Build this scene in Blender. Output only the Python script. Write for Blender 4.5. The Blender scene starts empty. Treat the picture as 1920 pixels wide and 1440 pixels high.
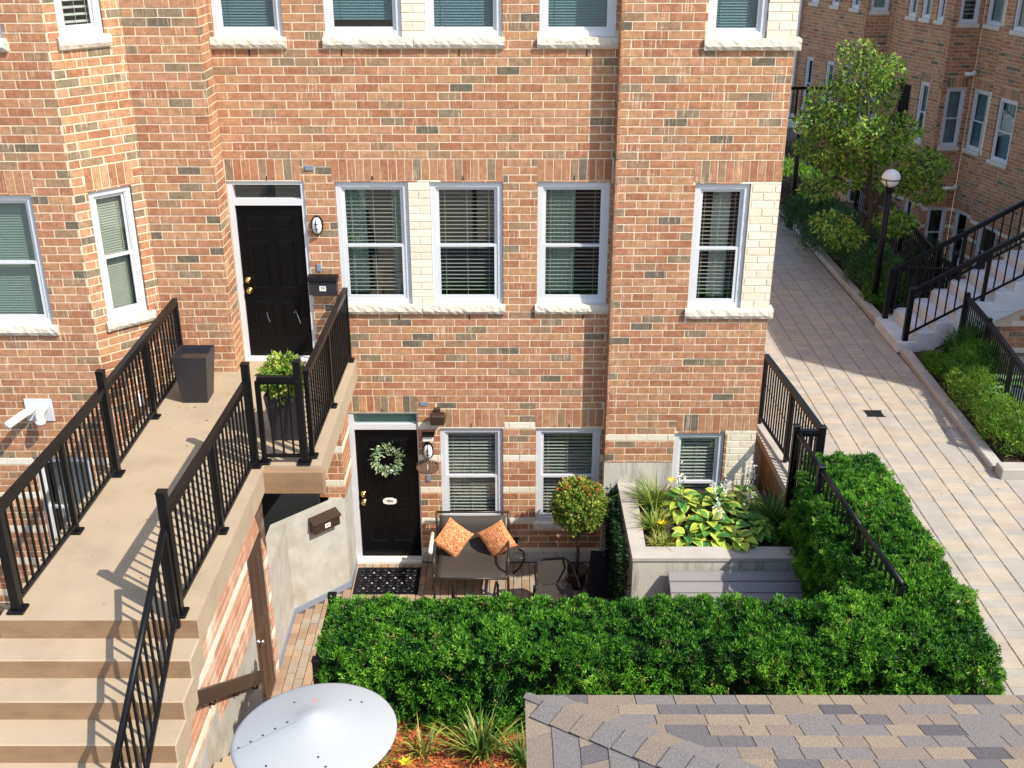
import bpy, bmesh, math, random
import numpy as np
from mathutils import Vector, Matrix, noise
random.seed(7); rng = np.random.default_rng(7)
R = math.radians
SC = bpy.context.scene
COL = SC.collection

# ---------------------------------------------------------------- camera, sky, sun, exposure
CAM_H, CAM_D, PITCH = 8.6, 13.2, R(23.9)
cd = bpy.data.cameras.new('camera'); cam = bpy.data.objects.new('camera', cd); COL.objects.link(cam)
cam.location = (0, -CAM_D, CAM_H); cam.rotation_euler = (R(90) - PITCH, 0, 0)
cd.sensor_width = 36; cd.lens = 36 * 2062 / 1920; cd.clip_end = 2000; cd.clip_start = .05
SC.camera = cam
SUN_EL, SUN_ROT = R(48), R(126)
sun_dir = Vector((math.sin(SUN_ROT) * math.cos(SUN_EL), math.cos(SUN_ROT) * math.cos(SUN_EL), math.sin(SUN_EL)))
w = bpy.data.worlds.new('World'); SC.world = w; w.use_nodes = True
nt = w.node_tree; nt.nodes.clear()
sky = nt.nodes.new('ShaderNodeTexSky'); sky.sky_type = 'NISHITA'; sky.sun_disc = False
sky.sun_elevation = SUN_EL; sky.sun_rotation = SUN_ROT; sky.dust_density = 1.0; sky.air_density = 1.0; sky.ozone_density = 1.0
bg = nt.nodes.new('ShaderNodeBackground'); bg.inputs[1].default_value = 0.15
wo = nt.nodes.new('ShaderNodeOutputWorld')
nt.links.new(sky.outputs[0], bg.inputs[0]); nt.links.new(bg.outputs[0], wo.inputs[0])
sl = bpy.data.lights.new('sun', 'SUN'); sl.energy = 3.35; sl.angle = R(.53); sl.color = (1.0, .945, .85)
so = bpy.data.objects.new('sun', sl); COL.objects.link(so); so.location = (20, -20, 30)
so.rotation_euler = (-sun_dir).to_track_quat('-Z', 'Y').to_euler()
SC.view_settings.view_transform = 'Standard'; SC.view_settings.look = 'None'
SC.view_settings.gamma = 1; SC.view_settings.exposure = 0.84; SC.view_settings.use_curve_mapping = False
SC.render.engine = 'CYCLES'; SC.cycles.max_bounces = 6; SC.cycles.transparent_max_bounces = 12
SC.cycles.use_denoising = True

# ---------------------------------------------------------------- materials
MATS = {}
def mat(name, col, rough=.8, noise_amt=.15, scale=8., bump=0., bscale=40., metal=0., spec=.5, streak=None, stain=None, stain_scale=1.5, stain_amt=.5, stretch=None, coord='pos', trans=0.):
    m = bpy.data.materials.new(name); m.use_nodes = True
    t = m.node_tree; N = t.nodes; L = t.links
    b = N['Principled BSDF']; b.inputs['Roughness'].default_value = rough; b.inputs['Metallic'].default_value = metal
    b.inputs['Specular IOR Level'].default_value = spec
    if coord == 'obj': src = N.new('ShaderNodeTexCoord').outputs['Object']
    else: src = N.new('ShaderNodeNewGeometry').outputs['Position']
    def vec(st):
        if st is None: return src
        mp = N.new('ShaderNodeMapping'); mp.inputs['Scale'].default_value = st; L.new(src, mp.inputs[0]); return mp.outputs[0]
    n = N.new('ShaderNodeTexNoise'); n.inputs['Scale'].default_value = scale; n.inputs['Detail'].default_value = 5
    L.new(vec(stretch), n.inputs['Vector'])
    rp = N.new('ShaderNodeMapRange'); rp.inputs[1].default_value = .25; rp.inputs[2].default_value = .75
    rp.inputs[3].default_value = 1 - noise_amt; rp.inputs[4].default_value = 1 + noise_amt
    L.new(n.outputs[0], rp.inputs[0])
    mx = N.new('ShaderNodeMix'); mx.data_type = 'RGBA'; mx.blend_type = 'MULTIPLY'; mx.inputs[0].default_value = 1
    mx.inputs[6].default_value = (*col, 1); L.new(rp.outputs[0], mx.inputs[7])
    out = mx.outputs[2]
    if streak:
        n2 = N.new('ShaderNodeTexNoise'); n2.inputs['Scale'].default_value = 1; n2.inputs['Detail'].default_value = 3
        L.new(vec(streak[0]), n2.inputs['Vector'])
        r2 = N.new('ShaderNodeMapRange'); r2.inputs[1].default_value = streak[2]; r2.inputs[2].default_value = streak[2] + .12
        L.new(n2.outputs[0], r2.inputs[0])
        n3 = N.new('ShaderNodeTexNoise'); n3.inputs['Scale'].default_value = 5; L.new(src, n3.inputs['Vector'])
        r3 = N.new('ShaderNodeMapRange'); r3.inputs[1].default_value = .42; r3.inputs[2].default_value = .62; L.new(n3.outputs[0], r3.inputs[0])
        ml = N.new('ShaderNodeMath'); ml.operation = 'MULTIPLY'; L.new(r2.outputs[0], ml.inputs[0]); L.new(r3.outputs[0], ml.inputs[1])
        m3 = N.new('ShaderNodeMath'); m3.operation = 'MULTIPLY'; m3.inputs[1].default_value = streak[3]; L.new(ml.outputs[0], m3.inputs[0])
        mx2 = N.new('ShaderNodeMix'); mx2.data_type = 'RGBA'; L.new(m3.outputs[0], mx2.inputs[0]); L.new(out, mx2.inputs[6])
        mx2.inputs[7].default_value = (*streak[1], 1); out = mx2.outputs[2]
    if stain:
        n4 = N.new('ShaderNodeTexNoise'); n4.inputs['Scale'].default_value = stain_scale; n4.inputs['Detail'].default_value = 6
        n4.inputs['Roughness'].default_value = .65; L.new(vec(stain[1]) if len(stain) > 1 else src, n4.inputs['Vector'])
        r4 = N.new('ShaderNodeMapRange'); r4.inputs[1].default_value = .5; r4.inputs[2].default_value = .72; r4.inputs[4].default_value = stain_amt
        L.new(n4.outputs[0], r4.inputs[0])
        mx3 = N.new('ShaderNodeMix'); mx3.data_type = 'RGBA'; L.new(r4.outputs[0], mx3.inputs[0]); L.new(out, mx3.inputs[6])
        mx3.inputs[7].default_value = (*stain[0], 1); out = mx3.outputs[2]
    L.new(out, b.inputs['Base Color'])
    if bump:
        nb = N.new('ShaderNodeTexNoise'); nb.inputs['Scale'].default_value = bscale; nb.inputs['Detail'].default_value = 6
        L.new(vec(stretch), nb.inputs['Vector'])
        bp = N.new('ShaderNodeBump'); bp.inputs['Strength'].default_value = bump; bp.inputs['Distance'].default_value = .01
        L.new(nb.outputs[0], bp.inputs['Height']); L.new(bp.outputs[0], b.inputs['Normal'])
    if trans:
        tr = N.new('ShaderNodeBsdfTranslucent'); L.new(out, tr.inputs[0]); ms = N.new('ShaderNodeMixShader'); ms.inputs[0].default_value = trans
        L.new(b.outputs[0], ms.inputs[1]); L.new(tr.outputs[0], ms.inputs[2]); L.new(ms.outputs[0], N['Material Output'].inputs[0])
    MATS[name] = m
    return m
def srgb(r, g, b):
    f = lambda c: ((c / 255 + .055) / 1.055) ** 2.4 if c > 10 else c / 255 / 12.92
    return (f(r), f(g), f(b))
def glassmat(name, tint=(.75, .82, .82), rough=.01):
    m = bpy.data.materials.new(name); m.use_nodes = True; t = m.node_tree; t.nodes.clear()
    o = t.nodes.new('ShaderNodeOutputMaterial'); f = t.nodes.new('ShaderNodeFresnel'); f.inputs[0].default_value = 1.6
    tr = t.nodes.new('ShaderNodeBsdfTransparent'); tr.inputs[0].default_value = (*tint, 1)
    g = t.nodes.new('ShaderNodeBsdfGlossy'); g.inputs['Roughness'].default_value = rough; g.inputs[0].default_value = (1, 1, 1, 1)
    ms = t.nodes.new('ShaderNodeMixShader'); ge = t.nodes.new('ShaderNodeNewGeometry'); mc = t.nodes.new('ShaderNodeMix'); mc.inputs[3].default_value = .06
    t.links.new(ge.outputs['Backfacing'], mc.inputs[0]); t.links.new(f.outputs[0], mc.inputs[2]); t.links.new(mc.outputs[0], ms.inputs[0]); t.links.new(tr.outputs[0], ms.inputs[1]); t.links.new(g.outputs[0], ms.inputs[2])
    t.links.new(ms.outputs[0], o.inputs[0]); MATS[name] = m; return m

ST = ((70, 70, 3.0), srgb(232, 200, 170), .55, .75)     # light vertical drag marks of the wire cut brick
def brickmat(name, c, **k): return mat(name, srgb(*c), .9, .26, 13, .5, 55, streak=ST, spec=.2, stain=(srgb(*[q * .74 for q in c]), (1, 1, 1.6)), stain_scale=17, stain_amt=.55, **k)
BR = [brickmat('brick_orange', (178, 129, 94)), brickmat('brick_salmon', (176, 123, 90)), brickmat('brick_rust', (166, 113, 82)),
      brickmat('brick_pink', (184, 136, 103)), brickmat('brick_tan', (184, 138, 100)), brickmat('brick_brown', (156, 124, 94)),
      brickmat('brick_taupe', (138, 120, 94)), brickmat('brick_grey', (112, 102, 84))]
CREAM = [mat('brick_cream', srgb(222, 212, 188), .9, .08, 12, .4, 60, spec=.2), mat('brick_ivory', srgb(228, 220, 200), .9, .08, 12, .4, 60, spec=.2)]
BR_W = [24, 20, 17, 14, 13, 7, 5, 4]
ALLB = BR + CREAM
WB = [mat('brick_orange_leached', srgb(186, 136, 106), .9, .16, 9, .35, 55, stain=(srgb(238, 224, 204), (1, 1, .6)), stain_scale=2.2, stain_amt=.9),
      mat('brick_pale_leached', srgb(196, 152, 124), .9, .16, 9, .35, 55, stain=(srgb(238, 224, 204), (1, 1, .6)), stain_scale=2.2, stain_amt=.9)]
mat('mortar', srgb(230, 212, 182), .95, .10, 30, .4, 120, spec=.1)
mat('mortar_pale', srgb(200, 184, 160), .95, .10, 30, .4, 120, spec=.1)
mat('concrete', srgb(178, 172, 162), .9, .12, 3, .25, 60, spec=.2, stain=(srgb(150, 136, 116), (1, 1, .5)), stain_scale=1.2, stain_amt=.35)
mat('concrete_warm', srgb(173, 155, 129), .9, .07, 2.2, .2, 80, spec=.2, stain=(srgb(142, 126, 104),), stain_scale=1.7, stain_amt=.45)
mat('concrete_pale', srgb(176, 172, 162), .9, .14, 5, .4, 40, spec=.2, stain=(srgb(152, 138, 116), (1, 1, .7)), stain_scale=2.2, stain_amt=.75)
mat('concrete_streaked', srgb(198, 192, 178), .9, .10, 3, .3, 40, spec=.2, stain=(srgb(112, 104, 92), (5, 5, .6)), stain_scale=1.9, stain_amt=.85)
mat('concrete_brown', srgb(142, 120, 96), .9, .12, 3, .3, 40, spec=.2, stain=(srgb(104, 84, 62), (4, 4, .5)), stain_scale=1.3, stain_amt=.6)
mat('concrete_riser', srgb(150, 122, 92), .9, .12, 3, .25, 60, spec=.2, stain=(srgb(126, 98, 72), (1, 1, 2.5)), stain_scale=2.4, stain_amt=.6)  # browner riser tone, with shade of the front faces put into the colour
mat('concrete_grey', srgb(206, 210, 212), .9, .10, 4, .25, 60, spec=.2)
mat('stone_sill', srgb(208, 198, 180), .9, .12, 18, .6, 30, spec=.2)
mat('white_vinyl', srgb(208, 209, 210), .35, .03, 3)
mat('white_paint', srgb(228, 222, 212), .5, .05, 3)
mat('grey_trim', srgb(126, 134, 146), .5, .06, 4)
mat('black_paint', (.004, .004, .0045), .3, .2, 4, spec=.15)
mat('black_metal', (.006, .006, .007), .38, .2, 10, spec=.25)
mat('dark_room', (.018, .02, .02), .9, .3, 1)
mat('blind_slat', srgb(176, 180, 170), .55, .05, 5)
mat('blind_green', srgb(118, 138, 128), .55, .05, 5)
mat('blind_closed', srgb(112, 134, 140), .6, .05, 5)
mat('blind_olive', srgb(142, 146, 130), .6, .05, 5)
mat('curtain', srgb(160, 186, 172), .9, .12, 3, stretch=(14, 14, 1), trans=.3)
mat('curtain_white', srgb(214, 216, 210), .9, .1, 3, stretch=(14, 14, 1), trans=.3)
mat('brass', (.70, .47, .16), .22, .05, 5, metal=1)
mat('chrome', (.75, .75, .76), .25, .05, 5, metal=1)
mat('brown_metal', srgb(56, 40, 30), .45, .1, 8)
mat('brown_door', srgb(74, 52, 38), .5, .14, 6, .08, 30, stretch=(1, 1, .15))
mat('dark_plastic', srgb(44, 42, 48), .45, .12, 6, .05, 30)
mat('pvc', srgb(236, 232, 222), .4, .04, 4)
mat('lamp_glass', srgb(226, 228, 226), .3, .03, 4)
mat('soil', srgb(62, 48, 38), 1, .4, 12, .8, 30)
mat('mulch', srgb(170, 90, 46), 1, .4, 30, .9, 40)
mat('mulch_dark', srgb(104, 66, 48), 1, .4, 30, .9, 40)
mat('mulch_light', srgb(208, 132, 76), 1, .3, 30)
mat('ground', srgb(128, 116, 100), 1, .2, 2, .4, 20)
glassmat('glass', (.96, .975, .97)); glassmat('glass_teal', (.86, .93, .93))

# ---------------------------------------------------------------- mesh helpers
WM = {}
def attach(o, p):
    if p is not None:
        o.parent = p; o.matrix_parent_inverse = WM.get(p.name, Matrix()).inverted()
    return o
def ob(name, me, parent=None, loc=None, rotz=None, label=None, kind=None):
    o = bpy.data.objects.new(name, me); COL.objects.link(o)
    if loc is not None: o.location = loc
    if rotz: o.rotation_euler = (0, 0, rotz)
    WM[o.name] = Matrix.Translation(o.location) @ Matrix.Rotation(rotz or 0, 4, 'Z')
    attach(o, parent)
    if label: o['label'] = label
    if kind: o['kind'] = kind
    return o
def thing(name, label, cat, loc=(0, 0, 0), group=None):
    o = ob(name, None, loc=loc); o.empty_display_size = .1; o['label'] = label; o['category'] = cat
    if group: o['group'] = group
    return o
def tag(o, label, cat, group=None):
    o['label'] = label; o['category'] = cat
    if group: o['group'] = group
    return o
class MB:
    def __init__(s, frame=None): s.v = []; s.f = []; s.m = []; s.fr = frame
    def P(s, p):
        if s.fr is None: return tuple(p)
        O, u = s.fr; return (O[0] + p[0] * u[0] + p[1] * u[1], O[1] + p[0] * u[1] - p[1] * u[0], p[2])
    def add(s, vs, fs, m=0):
        b = len(s.v); s.v += [s.P(p) for p in vs]; fl = s.fr is not None
        for f in fs:
            g = [b + i for i in f]; s.f.append(g[::-1] if fl else g); s.m.append(m)
        return s
    def box(s, x0, x1, y0, y1, z0, z1, m=0):
        return s.add([(x0, y0, z0), (x1, y0, z0), (x1, y1, z0), (x0, y1, z0), (x0, y0, z1), (x1, y0, z1), (x1, y1, z1), (x0, y1, z1)],
                     [(0, 3, 2, 1), (4, 5, 6, 7), (0, 1, 5, 4), (1, 2, 6, 5), (2, 3, 7, 6), (3, 0, 4, 7)], m)
    def bbox(s, x0, x1, y0, y1, z0, z1, b=.01, m=0):      # box with chamfered edges
        xs = (x0, x0 + b, x1 - b, x1); ys = (y0, y0 + b, y1 - b, y1); zs = (z0, z0 + b, z1 - b, z1)
        vs = []; idx = {}
        for i in range(4):
            for j in range(4):
                for k in range(4):
                    if ((i in (0, 3)) + (j in (0, 3)) + (k in (0, 3))) == 1: idx[(i, j, k)] = len(vs); vs.append((xs[i], ys[j], zs[k]))
        q = []
        g = lambda *a: q.append([idx[x] for x in a])
        g((1, 1, 0), (1, 2, 0), (2, 2, 0), (2, 1, 0)); g((1, 1, 3), (2, 1, 3), (2, 2, 3), (1, 2, 3))
        g((1, 0, 1), (2, 0, 1), (2, 0, 2), (1, 0, 2)); g((1, 3, 1), (1, 3, 2), (2, 3, 2), (2, 3, 1))
        g((0, 1, 1), (0, 1, 2), (0, 2, 2), (0, 2, 1)); g((3, 1, 1), (3, 2, 1), (3, 2, 2), (3, 1, 2))
        for (j, jj) in ((1, 0), (2, 3)):
            for (k, kk) in ((1, 0), (2, 3)): g((1, jj, k), (2, jj, k), (2, j, kk), (1, j, kk))
        for (i, ii) in ((1, 0), (2, 3)):
            for (k, kk) in ((1, 0), (2, 3)): g((ii, 1, k), (ii, 2, k), (i, 2, kk), (i, 1, kk))
        for (i, ii) in ((1, 0), (2, 3)):
            for (j, jj) in ((1, 0), (2, 3)): g((ii, j, 1), (ii, j, 2), (i, jj, 2), (i, jj, 1))
        for (i, ii) in ((1, 0), (2, 3)):
            for (j, jj) in ((1, 0), (2, 3)):
                for (k, kk) in ((1, 0), (2, 3)): g((ii, j, k), (i, jj, k), (i, j, kk))
        return s.add(vs, q, m)
    def prism(s, poly, z0, z1, m=0):
        n = len(poly); vs = [(x, y, z0) for x, y in poly] + [(x, y, z1) for x, y in poly]
        return s.add(vs, [list(range(n))[::-1], list(range(n, 2 * n))] + [(i, (i + 1) % n, n + (i + 1) % n, n + i) for i in range(n)], m)
    def prism_x(s, prof, x0, x1, m=0):                      # profile of (y, z) swept along x
        n = len(prof); vs = [(x0, y, z) for y, z in prof] + [(x1, y, z) for y, z in prof]
        return s.add(vs, [list(range(n)), list(range(n, 2 * n))[::-1]] + [((i + 1) % n, i, n + i, n + (i + 1) % n) for i in range(n)], m)
    def tube(s, pts, r, n=8, m=0, cap=True):
        pts = [Vector(p) for p in pts]; rs = r if isinstance(r, (list, tuple)) else [r] * len(pts)
        vs = []; up = None
        for i, p in enumerate(pts):
            d = (pts[min(i + 1, len(pts) - 1)] - pts[max(i - 1, 0)]).normalized()
            if up is None: up = d.orthogonal().normalized()
            else: up = (up - d * up.dot(d)).normalized()
            sd = d.cross(up)
            vs += [tuple(p + (up * math.cos(2 * math.pi * k / n) + sd * math.sin(2 * math.pi * k / n)) * rs[i]) for k in range(n)]
        fs = [(i * n + k, i * n + (k + 1) % n, (i + 1) * n + (k + 1) % n, (i + 1) * n + k) for i in range(len(pts) - 1) for k in range(n)]
        if cap: fs += [list(range(n))[::-1], [(len(pts) - 1) * n + k for k in range(n)]]
        return s.add(vs, fs, m)
    def lathe(s, prof, c=(0, 0, 0), n=24, m=0, axis='z'):
        vs = []
        for r, h in prof:
            for k in range(n):
                a = 2 * math.pi * k / n; x, y = r * math.cos(a), r * math.sin(a)
                vs.append((c[0] + x, c[1] + y, c[2] + h) if axis == 'z' else (c[0] + x, c[1] + h, c[2] + y))
        fs = [(i * n + k, i * n + (k + 1) % n, (i + 1) * n + (k + 1) % n, (i + 1) * n + k) for i in range(len(prof) - 1) for k in range(n)]
        return s.add(vs, fs, m)
    def bar(s, a, b, wd, ht, m=0):                           # box beam from a to b
        a = Vector(a); b = Vector(b); d = (b - a).normalized()
        sd = d.cross(Vector((0, 0, 1))); sd = sd.normalized() if sd.length > 1e-3 else Vector((1, 0, 0))
        up = sd.cross(d).normalized(); vs = []
        for p in (a, b):
            for (i, j) in ((-1, -1), (1, -1), (1, 1), (-1, 1)): vs.append(tuple(p + sd * i * wd / 2 + up * j * ht / 2))
        return s.add(vs, [(0, 1, 2, 3), (7, 6, 5, 4), (0, 4, 5, 1), (1, 5, 6, 2), (2, 6, 7, 3), (3, 7, 4, 0)], m)
    def mesh(s, name, mats, smooth=False):
        me = bpy.data.meshes.new(name); me.from_pydata(s.v, [], s.f)
        for mm in (mats if isinstance(mats, (list, tuple)) else [mats]): me.materials.append(MATS[mm] if isinstance(mm, str) else mm)
        if any(s.m): me.polygons.foreach_set('material_index', s.m)
        if smooth: me.polygons.foreach_set('use_smooth', [True] * len(s.f))
        return me
    def obj(s, name, mats, parent=None, smooth=False, label=None, kind=None):
        return ob(name, s.mesh(name, mats, smooth), parent, label=label, kind=kind)
def struct(o): o['kind'] = 'structure'; return o
def text_part(name, body, size, loc, rot, m, parent, ext=.002):
    c = bpy.data.curves.new(name, 'FONT'); c.body = body; c.size = size; c.extrude = ext; c.align_x = 'CENTER'; c.align_y = 'CENTER'
    t = bpy.data.objects.new(name + '_tmp', c); me = bpy.data.meshes.new_from_object(t); bpy.data.objects.remove(t)
    me.materials.clear(); me.materials.append(MATS[m])
    me.transform(Matrix.Translation(loc) @ rot)
    return ob(name, me, parent)
def np_mesh(name, V, F, mats, mi=None, smooth=False):        # V (n,3), F (m,k) numpy
    me = bpy.data.meshes.new(name); nf, k = F.shape
    me.vertices.add(len(V)); me.vertices.foreach_set('co', V.astype(np.float32).ravel())
    me.loops.add(nf * k); me.loops.foreach_set('vertex_index', F.astype(np.int32).ravel())
    me.polygons.add(nf); me.polygons.foreach_set('loop_start', np.arange(nf, dtype=np.int32) * k); me.polygons.foreach_set('loop_total', np.full(nf, k, np.int32))
    for mm in mats: me.materials.append(MATS[mm] if isinstance(mm, str) else mm)
    if mi is not None: me.polygons.foreach_set('material_index', mi.astype(np.int32))
    me.polygons.foreach_set('use_smooth', np.full(nf, bool(smooth)))
    me.update(); return me

CT, ST_ = math.cos(PITCH), math.sin(PITCH)
def seen_size(x, y, z, area=1.):                              # how large a piece shows in the photograph (0 = outside)
    dy = y + CAM_D; dz = z - CAM_H; zc = dy * CT - dz * ST_; yc = dy * ST_ + dz * CT
    if zc < .5 or abs(x / zc) > .462 or abs(yc / zc) > .345: return 0
    return area / zc ** 2

# ---------------------------------------------------------------- brickwork
CRS, MOD, JT = .098, .2755, .0138
def brick_mesh(L, h, mi, mats):
    mb = MB(); add_brick(mb, 0, L, 0, h, mi); return mb.mesh('brick', mats)
def add_brick(mb, u0, u1, z0, z1, mi, d=0., tl=0., B=.0022, D=.035):      # local: x along wall, y inward, z up
    vs = []
    for (y, b) in ((d, B), (d + B, 0), (D, 0)):
        for (x, z) in ((u0 + b, z0 + b), (u1 - b, z0 + b), (u1 - b, z1 - b), (u0 + b, z1 - b)): vs.append((x, y + tl * (x - u0), z))
    fs = [(0, 1, 2, 3)]
    for r in (0, 4):
        for k in range(4): fs.append((r + k, r + 4 + k, r + 4 + (k + 1) % 4, r + (k + 1) % 4))
    mb.add(vs, fs, mi)
FULL = {}
class Wall:
    """One flat face of brickwork: origin O (x, y), unit direction u, outward side to the right of u."""
    def __init__(s, O, u, L, z0, z1, openings=(), soldiers=(), cream=(), bands=None, plain=(), leach=False, zoff=0, phase=0., seed=0):
        l = math.hypot(*u); s.O = O; s.u = (u[0] / l, u[1] / l); s.L = L; s.z0 = z0; s.z1 = z1
        s.op = list(openings); s.sol = list(soldiers); s.cr = list(cream); s.bands = bands; s.plain = list(plain); s.leach = leach; s.zoff = zoff; s.phase = phase
        s.rnd = random.Random(seed * 77 + int(O[0] * 31) + int(O[1] * 17)); s.bricks = []; s.lay()
    def fr(s): return (s.O, s.u)
    def pick(s, uc, zc, row):
        if s.bands is not None and (row % 5 == 1) and row <= s.bands: return 8 + s.rnd.randrange(2)
        for (a, b, c, d) in s.cr:
            if a <= uc <= b and c <= zc <= d: return 8 + s.rnd.randrange(2)
        if s.leach: return 10 + s.rnd.randrange(2)
        return s.rnd.choices(range(8), BR_W)[0]
    def lay(s):
        k0 = int(math.floor((s.z0 - s.zoff) / CRS)); k1 = int(math.ceil((s.z1 - s.zoff) / CRS))
        blk = s.op + s.sol + s.plain
        for k in range(k0, k1):
            za, zb = max(s.zoff + k * CRS, s.z0), min(s.zoff + (k + 1) * CRS - JT, s.z1)
            if zb - za < .02: continue
            off = s.phase + (MOD / 2 if k % 2 else 0)
            cuts = {.004, s.L - .004}
            hit = [b for b in blk if b[2] < zb and b[3] > za]
            for b in hit: cuts |= {max(.004, min(b[0], s.L - .004)), max(.004, min(b[1], s.L - .004))}
            for b in s.cr:
                if b[2] < (za + zb) / 2 < b[3]: cuts |= {max(.004, min(b[0], s.L - .004)), max(.004, min(b[1], s.L - .004))}
            cuts = sorted(cuts)
            for a, b in zip(cuts[:-1], cuts[1:]):
                if b - a < .02: continue
                mid = (a + b) / 2; lo, hi = za, zb
                for q in hit:
                    if q[0] <= mid <= q[1]:
                        if q[2] <= lo + .001 and q[3] >= hi - .001: hi = lo
                        elif q[2] <= lo: lo = max(lo, q[3] + .004)
                        else: hi = min(hi, q[2] - .004)
                if hi - lo < .018: continue
                i = math.floor((a - off) / MOD); p = a
                while p < b - .001:
                    e = min(b, off + (i + 1) * MOD)
                    e2 = e - JT if e < b - .001 else e
                    if e2 - p > .022:
                        full = abs((e2 - p) - (MOD - JT)) < .002 and abs((hi - lo) - (CRS - JT)) < .002
                        s.bricks.append((p, e2, lo, hi, s.pick((p + e2) / 2, (lo + hi) / 2, k), 'h' if full else ''))
                    p = e; i += 1
        for (a, b, c, d) in s.sol:
            n = max(1, round((b - a) / CRS)); st = (b - a) / n
            for j in range(n):
                s.bricks.append((a + j * st + .005, a + (j + 1) * st - .006, c + .004, d - JT, s.rnd.choices(range(8), [24, 22, 16, 12, 10, 6, 5, 3])[0] if not s.leach else 10, ''))
    def backing(s, mb, depth=.12, m=0):
        """mortar sheet 9 mm behind the brick faces, with reveals round the openings"""
        us = sorted({0., s.L} | {min(max(q[i], 0), s.L) for q in s.op + s.plain for i in (0, 1)})
        zs = sorted({s.z0, s.z1} | {min(max(q[i], s.z0), s.z1) for q in s.op + s.plain for i in (2, 3)})
        for a, b in zip(us[:-1], us[1:]):
            for c, d in zip(zs[:-1], zs[1:]):
                um, zm = (a + b) / 2, (c + d) / 2
                if any(q[0] < um < q[1] and q[2] < zm < q[3] for q in s.op): continue
                mm = m + 1 if any(q[0] < um < q[1] and q[2] < zm < q[3] for q in s.plain) else m
                dd = -.005 if mm == m else -.002
                mb.add([(a, dd, c), (b, dd, c), (b, dd, d), (a, dd, d)], [(0, 1, 2, 3)], mm)
        for (a, b, c, d) in s.op:
            a, b, c, d = max(a - .003, 0), min(b + .003, s.L), c - .003, d + .003; y0, y1 = -.0055, -depth
            mb.add([(a, y0, c), (a, y1, c), (a, y1, d), (a, y0, d)], [(0, 1, 2, 3)], m); mb.add([(b, y0, c), (b, y1, c), (b, y1, d), (b, y0, d)], [(3, 2, 1, 0)], m)
            mb.add([(a, y0, d), (b, y0, d), (b, y1, d), (a, y1, d)], [(0, 1, 2, 3)], m); mb.add([(a, y0, c), (b, y0, c), (b, y1, c), (a, y1, c)], [(3, 2, 1, 0)], m)
ALLM = ALLB + WB
def emit_bricks(walls, part, nmax=300):
    """the nmax bricks that show largest become parts of their own, the rest one joined part"""
    cand = []
    for w_ in walls:
        for b in w_.bricks:
            s_ = 0
            if b[5] == 'h' and nmax:
                uc = (b[0] + b[1]) / 2; x = w_.O[0] + uc * w_.u[0]; y = w_.O[1] + uc * w_.u[1]
                n = (w_.u[1], -w_.u[0]); vx, vy = -x, -CAM_D - y
                s_ = seen_size(x, y, (b[2] + b[3]) / 2, max(0, (n[0] * vx + n[1] * vy) / math.hypot(vx, vy)))
            cand.append((s_, w_, b))
    cand.sort(key=lambda t: -t[0])
    rest = {}
    for i, (s_, w_, b) in enumerate(cand):
        if i < nmax and s_ > 0:
            if b[4] not in FULL: FULL[b[4]] = [brick_mesh(MOD - JT, CRS - JT, 0, [ALLM[b[4]]]) for _ in range(1)]
            uc = b[0]; d = random.uniform(-.0015, .002)
            n = (w_.u[1], -w_.u[0])
            ob('brick', FULL[b[4]][0], part, (w_.O[0] + uc * w_.u[0] + n[0] * d, w_.O[1] + uc * w_.u[1] + n[1] * d, b[2]), math.atan2(w_.u[1], w_.u[0]))
        else: rest.setdefault(id(w_), (w_, []))[1].append(b)
    V, F, M = [], [], []
    for w_, bs in rest.values():
        mb = MB()
        for b in bs: add_brick(mb, b[0], b[1], b[2], b[3], b[4], random.uniform(-.002, .0015), random.uniform(-.003, .003))
        O, u = w_.O, w_.u; o = len(V)
        V += [(O[0] + x * u[0] - y * u[1], O[1] + x * u[1] + y * u[0], z) for x, y, z in mb.v]
        F += [[i + o for i in f] for f in mb.f]; M += mb.m
    if F: ob('brickwork', np_mesh('brickwork', np.array(V), np.array(F), ALLM, np.array(M)), part, kind='stuff')
def build_walls(house, walls, nmax=300, mats=('mortar', 'concrete_streaked'), name='wall'):
    mb = None; V = MB()
    for w_ in walls:
        t = MB(w_.fr()); w_.backing(t); b = len(V.v)
        V.v += t.v; V.f += [[i + b for i in f] for f in t.f]; V.m += t.m
    part = V.obj(name, list(mats), house)
    emit_bricks(walls, part, nmax)
    return part

# ---------------------------------------------------------------- windows and doors
def sill_mesh(fr, u0, u1, z0, z1, d0=-.11, d1=.05):
    mb = MB(fr); n = max(4, int((u1 - u0) / .045)); vs = []; rnd = random.Random(int(u0 * 1000 + z0 * 77))
    for i in range(n + 1):
        u = u0 + (u1 - u0) * i / n; j = lambda a: rnd.uniform(-a, a); e = 0 if i in (0, n) else 1
        vs += [(u, d0, z0), (u, d1 - .012 + j(.004), z0 + .004), (u, d1 + .006 * e + j(.006), z0 + (z1 - z0) * .35 + j(.006)), (u, d1 + j(.009) * e, z0 + (z1 - z0) * .68 + j(.008)), (u, d1 - .012 + j(.004) * e, z1 - .004), (u, d0, z1 + .006)]
    fs = []
    for i in range(n):
        for k in range(6): fs.append((i * 6 + k, (i + 1) * 6 + k, (i + 1) * 6 + (k + 1) % 6, i * 6 + (k + 1) % 6))
    fs += [tuple(range(6)), tuple(range(n * 6, n * 6 + 6))[::-1]]
    return mb.add(vs, fs)
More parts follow.
